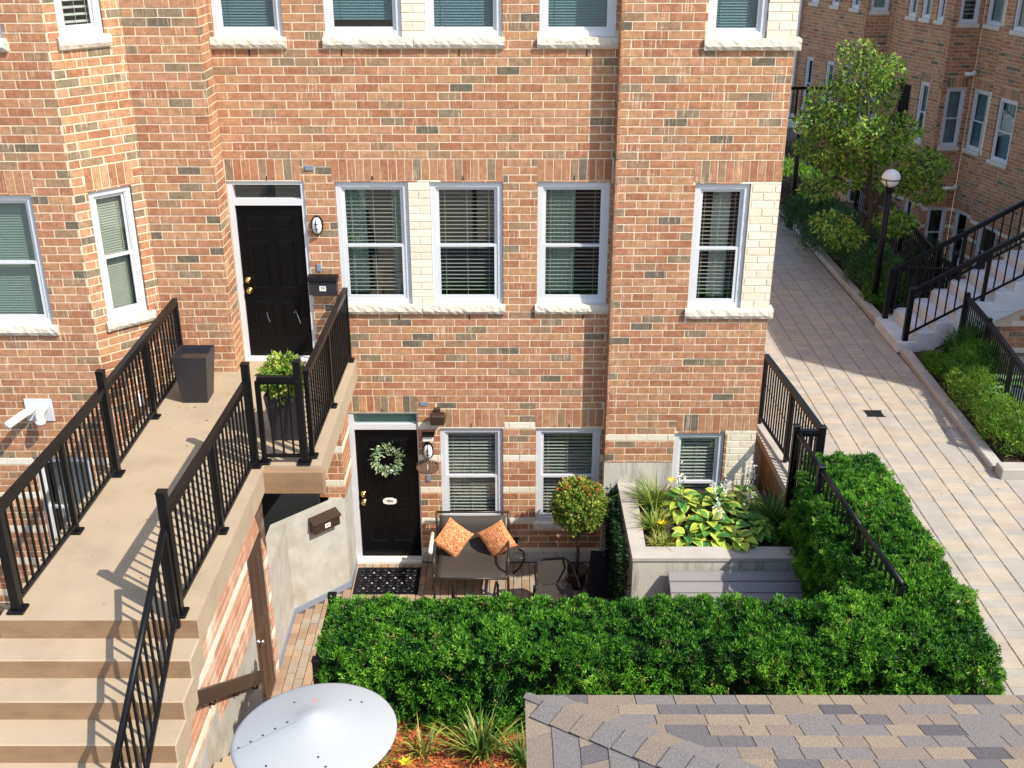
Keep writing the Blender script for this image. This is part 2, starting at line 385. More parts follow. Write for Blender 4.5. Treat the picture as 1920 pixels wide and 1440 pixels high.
def window(house, w_, u0, u1, z0, z1, style='open', sill=None, hung=True, glass='glass', slat='blind_slat', pitch=.05, rec=.035, depth=.7, tilt=3, curtain=None, drop=0.):
    fr = w_.fr(); f = MB(fr); a, b, c, d = u0 + .004, u1 - .004, z0 + .004, z1 - .004; T = .062
    def ring(mb, a, b, c, d, t, y0, y1, m=0):
        mb.box(a, a + t, y1, y0, c, d, m); mb.box(b - t, b, y1, y0, c, d, m); mb.box(a + t, b - t, y1, y0, d - t, d, m); mb.box(a + t, b - t, y1, y0, c, c + t, m)
    ring(f, a, b, c, d, T, -rec, -rec - .07); ring(f, a + T, b - T, c + T, d - T, .012, -rec - .012, -rec - .065)
    win = f.obj('window', 'white_vinyl', house)
    a, b, c, d = a + T + .012, b - T - .012, c + T + .012, d - T - .012; zm = (c + d) / 2 - .02
    y = -rec - .035
    if hung:
        s = MB(fr); ring(s, a, b, zm - .02, d, .03, y, y - .022); s.obj('upper_sash', 'white_vinyl', win)
        s = MB(fr); ring(s, a, b, c, zm + .012, .032, y + .024, y + .002); s.obj('lower_sash', 'white_vinyl', win)
        for (p, q, yy) in ((zm + .012, d - .03, y - .012), (c + .032, zm - .02, y + .012)):
            g = MB(fr); g.box(a + .03, b - .03, yy - .004, yy, p, q); g.obj('pane', glass, win)
    else:
        s = MB(fr); ring(s, a, b, c, d, .03, y, y - .022); s.obj('sash', 'white_vinyl', win)
        g = MB(fr); g.box(a + .03, b - .03, y - .016, y - .012, c + .03, d - .03); g.obj('pane', glass, win)
    yb = y - .075; la, lb = a + .012, b - .012; zt = d - .012
    rnd = random.Random(int(u0 * 999 + z0 * 555))
    if style == 'open':
        n = int((d - c - .02) / pitch); t = R(tilt); h = .020
        sm = MB(); L = lb - la
        dy, dz = h * math.cos(t), -h * math.sin(t)
        sm.add([(0, -dy, -dz), (L, -dy, -dz), (L, dy, dz), (0, dy, dz), (0, -dy, -dz + .003), (L, -dy, -dz + .003), (L, dy, dz + .003), (0, dy, dz + .003)],
               [(0, 3, 2, 1), (4, 5, 6, 7), (0, 1, 5, 4), (1, 2, 6, 5), (2, 3, 7, 6), (3, 0, 4, 7)])
        me = sm.mesh('blind_slat', slat); u = fr[1]; nn = (u[1], -u[0])
        for i in range(n):
            z = zt - .03 - i * pitch
            if z < c + drop: break
            ob('blind_slat', me, win, (fr[0][0] + la * u[0] + yb * nn[0], fr[0][1] + la * u[1] + yb * nn[1], z + rnd.uniform(-.0015, .0015)), math.atan2(u[1], u[0]))
        cd_ = MB(fr)
        for q in (.12, .88, .5): cd_.box(la + L * q - .002, la + L * q + .002, yb + .03, yb + .034, c + drop, zt)
        cd_.obj('blind_cord', slat, win)
        hr = MB(fr); hr.box(la, lb, yb - .02, yb + .02, zt - .025, zt); hr.obj('head_rail', slat, win)
    elif style == 'closed':
        n = int((d - c - drop) / .031); vs = []; fs = []
        for i in range(n):
            z = zt - i * .031; k = len(vs)
            vs += [(la, yb + .008, z - .027), (lb, yb + .008, z - .027), (lb, yb - .008, z), (la, yb - .008, z)]; fs.append((k, k + 1, k + 2, k + 3))
        bl = MB(fr); bl.add(vs, fs); bl.obj('closed_blind', slat, win, kind='stuff')
        cd_ = MB(fr)
        for q in (.14, .86): cd_.box(la + (lb - la) * q - .003, la + (lb - la) * q + .003, yb + .012, yb + .015, c + drop, zt)
        cd_.obj('blind_cord', slat, win)
    if curtain:
        for (p, q, mm) in curtain:
            cu = MB(fr); n = 24; vs = []
            for i in range(n + 1):
                uu = la + (lb - la) * (p + (q - p) * i / n); yy = yb - .09 + .018 * math.sin(i * 1.9)
                vs += [(uu, yy, c), (uu, yy, d)]
            cu.add(vs, [(2 * i, 2 * i + 2, 2 * i + 3, 2 * i + 1) for i in range(n)]); cu.obj('curtain', mm, win, smooth=True)
    r = MB(fr); y0, y1 = -rec - .072, -depth
    A, B_, C_, D_ = u0 + .003, u1 - .003, z0 + .003, z1 - .003
    r.add([(A, y0, C_), (B_, y0, C_), (B_, y0, D_), (A, y0, D_), (A, y1, C_), (B_, y1, C_), (B_, y1, D_), (A, y1, D_)], [(4, 5, 6, 7), (0, 1, 5, 4), (1, 2, 6, 5), (2, 3, 7, 6), (3, 0, 4, 7)])
    r.obj('room_recess', 'dark_room', win)
    if sill:
        sill_mesh(fr, *sill).obj('sill', 'stone_sill', win)
    return win
def panel_door(house, w_, u0, u1, z0, z1, d0=-.06, m='black_paint', six=True, knob_side=-1, hinge=None):
    """six panel door leaf between u0..u1; d0 is its front face"""
    fr = w_.fr(); b = MB(fr); b.box(u0, u1, d0 - .045, d0, z0, z1); door = b.obj('door', m, house)
    W, Hh = u1 - u0, z1 - z0
    rows = ((.84, .93), (.46, .78), (.12, .38)) if six else ((.08, .46), (.54, .92))
    for (p, q) in rows:
        for (s0, s1) in ((.15, .44), (.56, .85)):
            a, bb, c, d = u0 + W * s0, u0 + W * s1, z0 + Hh * p, z0 + Hh * q
            pn = MB(fr); y = d0
            lv = [(0, .0005), (.012, .010), (.024, .001), (.040, .007)]
            vs = []
            for (ins, yy) in lv: vs += [(a + ins, y + yy, c + ins), (bb - ins, y + yy, c + ins), (bb - ins, y + yy, d - ins), (a + ins, y + yy, d - ins)]
            fs = [(12, 13, 14, 15)]
            for r_ in (0, 4, 8):
                for k in range(4): fs.append((r_ + k, r_ + (k + 1) % 4, r_ + 4 + (k + 1) % 4, r_ + 4 + k))
            pn.add(vs, fs); pn.obj('panel', m, door)
    return door
def knob(door, fr, u, z, d, r=.032, m='brass'):
    k = MB(); k.lathe([(r * 1.15, 0), (r * 1.15, .008), (r * .4, .012), (r * .4, .03), (r * .8, .036), (r, .05), (r * .8, .066), (0.001, .07)], (0, 0, 0), 16, axis='y')
    O, uu = fr; n = (uu[1], -uu[0]); me = k.mesh('door_knob', m, True)
    me.transform(Matrix.Rotation(math.pi, 4, 'Z'))
    return ob('door_knob', me, door, (O[0] + u * uu[0] + d * n[0], O[1] + u * uu[1] + d * n[1], z), math.atan2(uu[1], uu[0]))

# ================================================================ SETTING: ground, pits, path
ZP = 1.5
pits = [(-9.5, 3.72, -4.35, .6), (-2.86, -1.82, -6.05, -4.35), (7.75, 40, -.1, 4.05), (8.6, 40, 5.7, 22), (-9.5, -4.3, -4.36, .6)]
xs = sorted({-150., 150.} | {p[i] for p in pits for i in (0, 1)}); ys = sorted({-150., 200.} | {p[i] for p in pits for i in (2, 3)})
def inpit(x, y): return any(p[0] < x < p[1] and p[2] < y < p[3] for p in pits)
g = MB(); zg = ZP - .035
for i, (a, b) in enumerate(zip(xs[:-1], xs[1:])):
    for j, (c, d) in enumerate(zip(ys[:-1], ys[1:])):
        if inpit((a + b) / 2, (c + d) / 2): continue
        g.add([(a, c, zg), (b, c, zg), (b, d, zg), (a, d, zg)], [(0, 1, 2, 3)])
        for (p0, p1, q) in (((a, c), (b, c), ((a + b) / 2, c - .05)), ((a, d), (b, d), ((a + b) / 2, d + .05)), ((a, c), (a, d), (a - .05, (c + d) / 2)), ((b, c), (b, d), (b + .05, (c + d) / 2))):
            if inpit(*q): g.add([(*p0, zg), (*p1, zg), (*p1, -1.8), (*p0, -1.8)], [(0, 1, 2, 3)], 1)
struct(g.obj('ground', ['ground', 'concrete']))
PF = [mat('paver_sand', srgb(174, 162, 144), .9, .12, 5, .3, 70, spec=.15), mat('paver_buff', srgb(164, 157, 146), .9, .12, 5, .3, 70, spec=.15),
      mat('paver_grey', srgb(164, 157, 146), .9, .12, 5, .3, 70, spec=.15), mat('paver_rose', srgb(170, 156, 140), .9, .12, 5, .3, 70, spec=.15)]
PP = [mat('patio_paver_tan', srgb(168, 142, 116), .9, .15, 5, .3, 70, spec=.15), mat('patio_paver_brown', srgb(154, 128, 106), .9, .15, 5, .3, 70, spec=.15),
      mat('patio_paver_grey', srgb(156, 144, 126), .9, .15, 5, .3, 70, spec=.15)]
mat('joint_sand', srgb(98, 86, 72), 1, .2, 20)
PM = {}
def pavers(parent, rects, z, lx, ly, mats, weights, skip=None, nmax=300, gap=.007, th=.03, wave=0., zf=None, gy=None):
    """blocks laid in columns along y, every second column shifted half a block"""
    cand = []; gy = gap if gy is None else gy
    for (x0, x1, y0, y1) in rects:
        nx = int(math.ceil((x1 - x0) / lx))
        for i in range(nx):
            xa, xb = x0 + i * lx, min(x0 + (i + 1) * lx, x1)
            p = y0 - (ly / 2 if i % 2 else 0)
            while p < y1 - .02:
                ya, yb = max(p, y0), min(p + ly, y1); p += ly
                if yb - ya < .03 or xb - xa < .04: continue
                cx, cy = (xa + xb) / 2, (ya + yb) / 2
                if skip and skip(cx, cy): continue
                full = (xb - xa > lx - .002) and (yb - ya > ly - .002)
                cand.append((seen_size(cx, cy, z, 1) if full else 0, xa, xb, ya, yb))
    cand.sort(key=lambda t: -t[0]); rest = MB()
    def blk(mb, xa, xb, ya, yb, za, zb, m):
        e = .005
        mb.add([(xa, ya, za), (xb, ya, za), (xb, yb, za), (xa, yb, za), (xa, ya, zb - e), (xb, ya, zb - e), (xb, yb, zb - e), (xa, yb, zb - e), (xa + e, ya + e, zb), (xb - e, ya + e, zb), (xb - e, yb - e, zb), (xa + e, yb - e, zb)],
               [(8, 9, 10, 11), (4, 5, 9, 8), (5, 6, 10, 9), (6, 7, 11, 10), (7, 4, 8, 11), (0, 1, 5, 4), (1, 2, 6, 5), (2, 3, 7, 6), (3, 0, 4, 7)], m)
    for i, (s_, xa, xb, ya, yb) in enumerate(cand):
        m = random.choices(range(len(mats)), weights)[0]; dz = random.uniform(-.003, .002)
        wx = wave * math.sin(ya * 1.3) if wave else 0
        if i < nmax and s_ > 0:
            key = (mats[m].name, lx, ly)
            if key not in PM:
                mb = MB(); blk(mb, gap / 2, lx - gap / 2, gy / 2, ly - gy / 2, -th, 0, 0); PM[key] = mb.mesh('paver', [mats[m]])
            ob('paver', PM[key], parent, (xa + wx, ya, z + dz))
        else: blk(rest, xa + gap / 2 + wx, xb - gap / 2 + wx, ya + gy / 2, yb - gy / 2, z - th + dz, z + dz, m)
    rest.obj('paving', mats, parent, kind='stuff')
pb = MB(); pb.box(3.73, 6.56, -13, 26, ZP - .03, ZP - .012); pb.box(6.56, 9.6, -13, -.35, ZP - .03, ZP - .012)
path = struct(pb.obj('path', 'joint_sand'))
pavers(path, [(3.76, 6.56, -.05, 26), (3.76, 9.5, -9, -.05)], ZP, .28, .14, PF, [5, 4, 4, 1], lambda x, y: (abs(x - 5.44) < .13 and abs(y - 1.72) < .1) or (x < 4.3 and -5.6 < y < -1.3), wave=.004, gap=.0075, gy=.005)
fb = MB(); fb.box(-9.4, 3.7, -4.3, .55, -.06, -.014); pf = struct(fb.obj('patio_floor', 'joint_sand'))
pavers(pf, [(-2.84, 1.42, -4.3, -.02)], 0, .11, .22, PP, [4, 3, 3], lambda x, y: (x < -2.18 and y > -.64 + (x + 2.2) * 1.0 - .02) , nmax=120)
def kerb(name, label, a, b, wd, h, n, cat='kerb'):
    t = thing(name, label, cat, ((a[0] + b[0]) / 2, (a[1] + b[1]) / 2, ZP - .05)); L = math.dist(a, b)
    for i in range(n):
        p = [a[k] + (b[k] - a[k]) * i / n for k in (0, 1)]; q = [a[k] + (b[k] - a[k]) * (i + 1) / n for k in (0, 1)]
        u = ((q[0] - p[0]) / math.dist(p, q), (q[1] - p[1]) / math.dist(p, q))
        m = MB((p, u)); m.bbox(.004, math.dist(p, q) - .004, -wd / 2, wd / 2, ZP - .2, ZP + h + random.uniform(-.004, .004), .015); m.obj('kerb_stone', 'concrete', t)
kerb('kerb', 'long concrete kerb between the paved path and the sunlit flower bed', (6.68, 4.1), (6.56, -.08), .17, .09, 4)
kerb('kerb', 'thick pale kerb closing the front end of the flower bed', (6.5, -.22), (9.4, -.30), .22, .16, 2)
kerb('kerb', 'concrete kerb along the shaded shrub bed beyond the steps', (6.66, 14), (6.7, 5.75), .17, .10, 6)
kerb('kerb', 'short kerb at the foot of the shaded lamp post', (6.62, 5.68), (7.6, 5.68), .15, .10, 1)

# ================================================================ MAIN TOWNHOUSE
TOP = 9.5
X0 = -3.48
W1, W2, W3 = (.65, 2.10), (3.86, 5.43), (7.12, 8.69)
U = lambda x: x - X0
def ops(lst): return [(U(a), U(b), c, d) for a, b, c, d in lst]
s2 = (5.455, 5.725); s3 = (8.715, 8.985); s1 = (2.125, 2.395)
main_open = ops([(-3.475, -2.53, 3.08, 5.44), (-2.16, -1.265, *W2), (-1.005, -.11, *W2), (.31, 1.2, *W2),
                 (-3.44, -2.63, *W3), (-2.16, -1.265, *W3), (-1.005, -.11, *W3), (.31, 1.2, *W3),
                 (-2.205, -1.255, 0.0, 2.335), (-.97, -.12, *W1), (.32, 1.195, *W1)])
main_sold = ops([(-3.47, -2.56, *s2), (-2.19, -.10, *s2), (.30, 1.215, *s2), (-3.45, -2.62, *s3), (-2.19, -.10, *s3), (.30, 1.215, *s3),
                 (-2.21, -1.25, 2.345, 2.589), (-.99, -.10, *s1), (.31, 1.215, *s1)])
sill_zone = ops([(-2.17, -.10, 3.74, 3.86), (.29, 1.22, 3.74, 3.86), (-3.47, -2.6, 7.0, 7.12), (-2.17, -.10, 7.0, 7.12), (.29, 1.22, 7.0, 7.12), (.31, 1.21, .52, .65), (-.985, -.105, .52, .65)])
house = thing('townhouse', 'orange brick townhouse with two black doors, white windows and cream bands', 'house', (0, .5, 0))
wm = Wall((X0, 0), (1, 0), 1.23 - X0, .0, TOP, main_open + sill_zone, main_sold, ops([(-1.265, -1.005, 3.8, 5.45), (-1.265, -1.005, 7.1, 8.7)]), 21, ops([(-3.47, 1.23, 0, .15)]), zoff=.041, seed=1)
for q in sill_zone: wm.op.remove(q)
wm.op += []
# bay that stands a little proud of the main face
BX, BY = 1.23, -.22; V_ = lambda x: x - BX
def opv(lst): return [(V_(a), V_(b), c, d) for a, b, c, d in lst]
bw1, bw2, bw3 = (.67, 2.135), (3.885, 5.46), (7.13, 8.70)
bo = opv([(2.14, 2.81, *bw1), (2.195, 2.86, *bw2), (2.205, 2.88, *bw3)])
bsz = opv([(2.17, 3.22, 3.765, 3.885), (2.19, 3.22, 7.01, 7.13)])
wb = Wall((BX, BY), (1, 0), 3.22 - BX, 0, TOP, bo + bsz, opv([(2.16, 3.215, 2.175, 2.423), (2.165, 3.215, 5.485, 5.755), (2.18, 3.215, 8.73, 9.0)]),
          opv([(2.84, 3.22, .3, 2.165), (2.86, 3.22, 3.8, 5.48), (2.86, 3.22, 7.0, 8.72)]), None, opv([(1.23, 2.14, 0, 1.70), (2.81, 3.22, 0, .3), (2.14, 2.81, 0, .67)]), zoff=.071, seed=2)
for q in bsz: wb.op.remove(q)
wb.bricks = [(a, b, c, d, 8 if (2.02 < (c + d) / 2 < 2.14 and b < V_(2.15)) else m, f) for a, b, c, d, m, f in wb.bricks]
wl = Wall((BX, 0), (0, -1), .22, 0, TOP, seed=3, zoff=.041, plain=[(0, .22, 0, 1.7)])
wr = Wall((3.22, BY), (0, 1), 9.2, 0, TOP, seed=4, zoff=.071, plain=[(0, 9.2, -.1, .3)])
for w_, bad in ((wm, sill_zone), (wb, bsz)):
    pass
walls = [wm, wb, wl, wr]
build_walls(house, walls)
rf = MB(); rf.box(X0, 1.25, .02, 9, TOP, TOP + .2); rf.box(1.25, 3.2, BY + .02, 9, TOP - .02, TOP + .22); rf.obj('roof', 'concrete_grey', house)
bk = MB(); bk.box(X0, 3.2, 8.9, 9.0, 0, TOP - .03); bk.obj('rear_wall', BR[2], house)
# windows
kw = dict(slat='blind_slat')
sl2 = lambda a, b, z: (U(a), U(b), z, z + .12)
window(house, wm, U(-2.16), U(-1.265), *W2, sill=(U(-2.155), U(-1.135), 3.735, 3.862), curtain=[(0, .35, 'curtain'), (.8, 1, 'curtain')])
window(house, wm, U(-1.005), U(-.11), *W2, sill=(U(-1.13), U(-.085), 3.735, 3.862))
window(house, wm, U(.31), U(1.2), *W2, sill=(U(.29), U(1.228), 3.735, 3.862), curtain=[(0, .55, 'curtain')])
window(house, wm, U(-3.44), U(-2.63), *W3, style='closed', sill=(U(-3.475), U(-2.6), 7.0, 7.125), slat='blind_closed', glass='glass_teal', hung=False)
window(house, wm, U(-2.16), U(-1.265), *W3, style='closed', sill=(U(-2.18), U(-1.135), 7.0, 7.125), slat='blind_closed', glass='glass_teal', hung=False, drop=.1)
window(house, wm, U(-1.005), U(-.11), *W3, style='closed', sill=(U(-1.13), U(-.085), 7.0, 7.125), slat='blind_closed', glass='glass_teal', hung=False)
window(house, wm, U(.31), U(1.2), *W3, style='closed', sill=(U(.29), U(1.228), 7.0, 7.125), slat='blind_closed', glass='glass_teal', hung=False)
window(house, wm, U(-.97), U(-.12), *W1, sill=(U(-.985), U(-.105), .525, .652), tilt=-10)
window(house, wm, U(.32), U(1.195), *W1, sill=(U(.30), U(1.225), .525, .652), tilt=-4)
window(house, wb, V_(2.14), V_(2.81), *bw1, tilt=-18)
window(house, wb, V_(2.195), V_(2.86), *bw2, sill=(V_(2.165), V_(3.27), 3.755, 3.887), curtain=[(.35, .8, 'curtain_white')])
window(house, wb, V_(2.205), V_(2.88), *bw3, style='closed', sill=(V_(2.18), V_(3.28), 7.0, 7.132), slat='blind_closed', glass='glass_teal', hung=False)
# weep slots under the sills
wp = MB(); 
for x in (-3.05, -1.98, -.62, .86): wp.box(x, x + .014, -.02, .0035, 6.91, 6.985)
for x in (-1.45, -.55, .9): wp.box(x, x + .014, -.02, .0035, 3.655, 3.72)
for (x, z) in ((-2.98, 5.455), (-1.7, 5.455), (-.6, 5.455), (.75, 5.455), (-1.73, 2.345), (-.55, 2.125), (.76, 2.125)): wp.box(x, x + .012, -.02, .0035, z, z + .05)
wp.v = [(x, -y + 0.0, z) for x, y, z in wp.v]; wp.obj('weep_slots', 'dark_room', house, kind='stuff')
def entry(house, w_, fu0, fu1, z0, z1, lu0, lu1, lz0, lz1, tz0, tz1, glass):
    fr = w_.fr(); f = MB(fr); d0, d1 = -.115, -.025
    f.box(fu0 + .003, lu0 - .006, d0, d1, z0 + .02, z1 - .004); f.box(lu1 + .006, fu1 - .003, d0, d1, z0 + .02, z1 - .004)
    f.box(lu0 - .006, lu1 + .006, d0, d1, tz1, z1 - .004); f.box(lu0 - .006, lu1 + .006, d0, d1, lz1 + .006, tz0)
    dfm = f.obj('door_frame', 'white_vinyl', house)
    g_ = MB(fr); g_.box(lu0, lu1, -.072, -.066, tz0, tz1); g_.obj('transom_pane', glass, dfm)
    r_ = MB(fr); r_.box(lu0 - .004, lu1 + .004, -.5, -.117, tz0 - .02, tz1 + .02); r_.obj('room_recess', 'dark_room' if glass == 'glass' else 'blind_green', dfm)
    th = MB(fr); th.bbox(fu0 + .01, fu1 - .01, -.11, .06, z0 - .01, lz0 - .008, .012); th.obj('threshold', 'white_paint', dfm)
    return panel_door(house, w_, lu0, lu1, lz0, lz1)
fr = wm.fr()
d2 = entry(house, wm, U(-3.475), U(-2.53), 3.08, 5.44, U(-3.40), U(-2.585), 3.135, 5.13, 5.215, 5.395, 'glass')
knob(d2, fr, U(-3.335), 4.17, -.06, .03); knob(d2, fr, U(-3.33), 4.03, -.06, .034)
sc = MB(fr); sc.tube([(U(-2.79), -.0495, 3.72), (U(-2.77), -.0495, 3.76), (U(-2.74), -.0495, 3.66), (U(-2.72), -.0495, 3.58)], .004, 5); sc.tube([(U(-3.14), -.0495, 3.73), (U(-3.13), -.0495, 3.66), (U(-3.11), -.0495, 3.6)], .003, 5)
sc.obj('scratches', 'grey_trim', d2, kind='stuff')
ph = MB(fr); ph.lathe([(.001, 0), (.012, .0), (.012, .006), (.001, .008)], (0, 0, 0), 10, axis='y'); ph.v = [(x, y, z) for x, y, z in ph.v]
d1 = entry(house, wm, U(-2.205), U(-1.255), 0.0, 2.335, U(-2.11), U(-1.28), .065, 2.065, 2.15, 2.305, 'glass_teal')
knob(d1, fr, U(-2.045), 1.075, -.06, .032); knob(d1, fr, U(-2.045), .945, -.06, .035)
ov = MB(); n = 24
ov.add([(0.095 * math.copysign(abs(math.cos(2 * math.pi * k / n)) ** .7, math.cos(2 * math.pi * k / n)), y, .05 * math.copysign(abs(math.sin(2 * math.pi * k / n)) ** .7, math.sin(2 * math.pi * k / n))) for y in (0, -.008) for k in range(n)],
       [tuple(range(n)), tuple(range(n, 2 * n))[::-1]] + [(k, (k + 1) % n, n + (k + 1) % n, n + k) for k in range(n)])
plate = ov.obj('number_plate', 'pvc', d1); plate.location = (-1.69, .0585, .955); WM[plate.name] = Matrix.Translation(plate.location)
text_part('numerals', '78A', .055, (-1.69, .049, .957), Matrix.Rotation(R(90), 4, 'X'), 'black_metal', d1)

# ---- things hung on the main face
def wall_thing(name, label, cat, x, z, y=-.001, group=None): return thing(name, label, cat, (x, y, z), group)
def bulkhead(x, z, label, tilt=0):
    t = wall_thing('wall_light', label, 'wall light', x, z)
    n = 20; b = MB()
    def ov(rx, rz, y): return [(x + rx * math.cos(2 * math.pi * k / n), y, z + rz * math.sin(2 * math.pi * k / n)) for k in range(n)]
    b.add(ov(.075, .125, -.003) + ov(.075, .125, -.04) + ov(.06, .108, -.05), [(k, (k + 1) % n, n + (k + 1) % n, n + k) for k in range(n)] + [(n + k, n + (k + 1) % n, 2 * n + (k + 1) % n, 2 * n + k) for k in range(n)]); b.obj('housing', 'black_metal', t)
    g_ = MB(); vs = []
    for i in range(6):
        a = i / 5 * math.pi / 2; vs += ov(.06 * math.cos(a) + .0005, .108 * math.cos(a) + .0005, -.048 - .05 * math.sin(a))
    g_.add(vs, [(i * n + k, i * n + (k + 1) % n, (i + 1) * n + (k + 1) % n, (i + 1) * n + k) for i in range(5) for k in range(n)]); g_.obj('lamp_glass', 'lamp_glass', t, smooth=True)
    c = MB(); c.tube([(x, -.05, z + .11), (x, -.1, z + .06), (x, -.106, z), (x, -.1, z - .06), (x, -.05, z - .11)], .006, 6)
    c.tube([(x - .062, -.05, z + .03), (x, -.108, z + .03), (x + .062, -.05, z + .03)], .006, 6); c.tube([(x - .062, -.05, z - .03), (x, -.108, z - .03), (x + .062, -.05, z - .03)], .006, 6)
    c.obj('cage', 'black_metal', t)
bulkhead(-2.40, 4.9, 'oval caged wall light beside the upper black door')
bulkhead(-1.13, 1.78, 'oval caged wall light below the small camera by the wreathed door')
t = wall_thing('mailbox', 'black wall mailbox with a number card beside the upper door', 'mailbox', -2.375, 4.02)
b = MB(); b.bbox(-2.545, -2.195, -.125, -.002, 4.02, 4.20, .008); b.obj('body', 'dark_plastic', t)
b = MB(); b.prism_x([(-.002, 4.203), (-.145, 4.203), (-.145, 4.222), (-.10, 4.25), (-.002, 4.262)], -2.56, -2.18); b.obj('lid', 'black_metal', t)
b = MB(); b.box(-2.41, -2.33, -.129, -.1252, 4.08, 4.145); b.obj('number_card', 'white_paint', t)
text_part('numerals', '79', .05, (-2.37, -.130, 4.112), Matrix.Rotation(R(90), 4, 'X'), 'black_metal', t, .0005)
def small_plate(name, label, cat, x, z, wd, h, m, dp=.018):
    b = MB(); b.bbox(x - wd / 2, x + wd / 2, -dp, .0, z - h / 2, z + h / 2, .004); return tag(b.obj(name, m), label, cat)
small_plate('doorbell', 'small grey doorbell plate above the black mailbox', 'doorbell', -2.42, 4.35, .055, .1, 'grey_trim')
small_plate('doorbell', 'small grey doorbell plate under the oval house number sign', 'doorbell', -1.14, 1.355, .055, .1, 'grey_trim')
for (x, z, l) in ((-2.45, 5.605, 'small blue-grey number tile set beside the upper door lintel'), (-1.165, 2.465, 'small blue-grey number tile above the dark floodlight box')):
    small_plate('number_tile', l, 'tile', x, z, .11, .06, 'grey_trim', .012)
t = wall_thing('floodlight', 'dark brown boxy floodlight above the ground floor window corner', 'floodlight', -1.0, 2.3)
b = MB(); b.bbox(-1.075, -.885, -.20, -.05, 2.235, 2.375, .015); b.obj('hood', 'brown_metal', t)
b = MB(); b.bbox(-1.02, -.95, -.06, -.002, 2.30, 2.42, .01); b.obj('bracket', 'brown_metal', t)
t = wall_thing('security_camera', 'small white camera with a dark hood above the caged wall light', 'camera', -1.12, 2.0)
b = MB(); b.bbox(-1.195, -1.05, -.11, -.01, 1.955, 2.03, .008); b.obj('body', 'pvc', t)
b = MB(); b.bbox(-1.205, -1.035, -.135, -.004, 2.033, 2.055, .006); b.obj('hood', 'black_metal', t)
t = wall_thing('house_sign', 'oval metal house sign reading 1 with scrolled edge', 'house sign', -1.144, 1.52)
n = 28; b = MB(); b.add([(-1.144 + .155 * math.cos(2 * math.pi * k / n), y, 1.515 + .085 * math.sin(2 * math.pi * k / n)) for y in (-.004, -.016) for k in range(n)], [tuple(range(n, 2 * n))[::-1], tuple(range(n))] + [(k, (k + 1) % n, n + (k + 1) % n, n + k) for k in range(n)])
mat('aged_bronze', srgb(120, 96, 80), .5, .3, 20, .2, 40); b.obj('plaque', 'aged_bronze', t)
b = MB()
for k in range(9): 
    a = math.pi * (.12 + .76 * k / 8); cx, cz = -1.144 + .15 * math.cos(a), 1.52 + .085 * math.sin(a)
    b.tube([(cx + .018 * math.cos(q), -.012, cz + .014 + .018 * math.sin(q)) for q in np.linspace(0, 5, 9)], .0045, 5)
b.obj('scrollwork', 'brown_metal', t, kind='stuff')
text_part('numeral', '1', .12, (-1.144, -.0175, 1.52), Matrix.Rotation(R(90), 4, 'X'), 'white_paint', t)

# ================================================================ NEIGHBOUR WITH CHAMFERED BAY (left)
nb = thing('townhouse', 'brick townhouse with a chamfered window bay beside the raised landing', 'house', (-5.5, .5, 0))
s = math.sqrt(.5)
fw2, fw3, fw1 = (3.96, 5.52), (7.22, 8.75), (.75, 2.19)
na = Wall((-9.5, -1.0), (1, 0), 4.56, 0, TOP, [(-6.35 + 9.5, -5.43 + 9.5, *fw2), (-6.35 + 9.5, -5.42 + 9.5, *fw3), (-6.0 + 9.5, -5.27 + 9.5, *fw1)],
          [(-6.38 + 9.5, -5.38 + 9.5, 5.545, 5.815), (-6.38 + 9.5, -5.40 + 9.5, 8.78, 9.04)], (), 21, zoff=.033, seed=5)
nbw = Wall((-4.94, -1.0), (s, s), .86, 0, TOP, [(.165, .69, *fw2), (.125, .64, *fw3)], [(.15, .735, 5.545, 5.815), (.11, .68, 8.78, 9.04)], (), 21, zoff=.033, seed=6)
nc = Wall((-4.332, -.4), (1, 0), 4.332 - 3.48, 0, TOP, (), (), (), 21, zoff=.033, seed=8)
nd = Wall((-3.48, -.4), (0, 1), .4, 0, TOP, zoff=.033, seed=9)
build_walls(nb, [na, nbw, nc, nd], 240)
b = MB(); b.prism([(-9.5, -.98), (-4.95, -.98), (-4.35, -.38), (-3.5, -.38), (-3.5, 9), (-9.5, 9)], TOP, TOP + .2); b.obj('roof', 'concrete_grey', nb)
window(nb, na, 3.15, 4.07, *fw2, style='closed', slat='blind_green', glass='glass', sill=(3.12, 4.12, 3.835, 3.962))
window(nb, na, 3.15, 4.08, *fw3, style='closed', slat='blind_green', sill=(3.12, 4.12, 7.09, 7.222))
window(nb, na, 3.5, 4.23, *fw1, style='none', curtain=[(0, 1, 'curtain_white')])
window(nb, nbw, .165, .69, *fw2, style='closed', slat='blind_olive', sill=(.13, .76, 3.835, 3.962))
window(nb, nbw, .125, .64, *fw3, style='open', slat='blind_slat', sill=(.09, .69, 7.09, 7.222), hung=False, pitch=.075, tilt=-30, glass='glass')
t = thing('vent_pipe', 'pair of white plastic vent pipes on a grey wall plate', 'vent pipe', (-5.8, -1.0, 2.85))
b = MB(); b.bbox(-5.96, -5.62, -1.02, -1.001, 2.70, 3.0, .006); b.obj('wall_plate', 'concrete_grey', t)
b = MB(); b.tube([(-5.88, -1.0, 2.87), (-5.88, -1.10, 2.87), (-5.92, -1.16, 2.865), (-6.02, -1.42, 2.83)], .05, 14); b.obj('intake_pipe', 'pvc', t, smooth=True)
b = MB(); b.tube([(-5.72, -1.0, 2.89), (-5.72, -1.10, 2.89), (-5.725, -1.155, 2.87), (-5.73, -1.165, 2.81), (-5.73, -1.165, 2.74)], .05, 14); b.obj('outlet_elbow', 'pvc', t, smooth=True)
b = MB(); b.tube([(-5.73, -1.165, 2.78), (-5.73, -1.165, 2.735)], .06, 14); b.obj('collar', 'pvc', t, smooth=True)
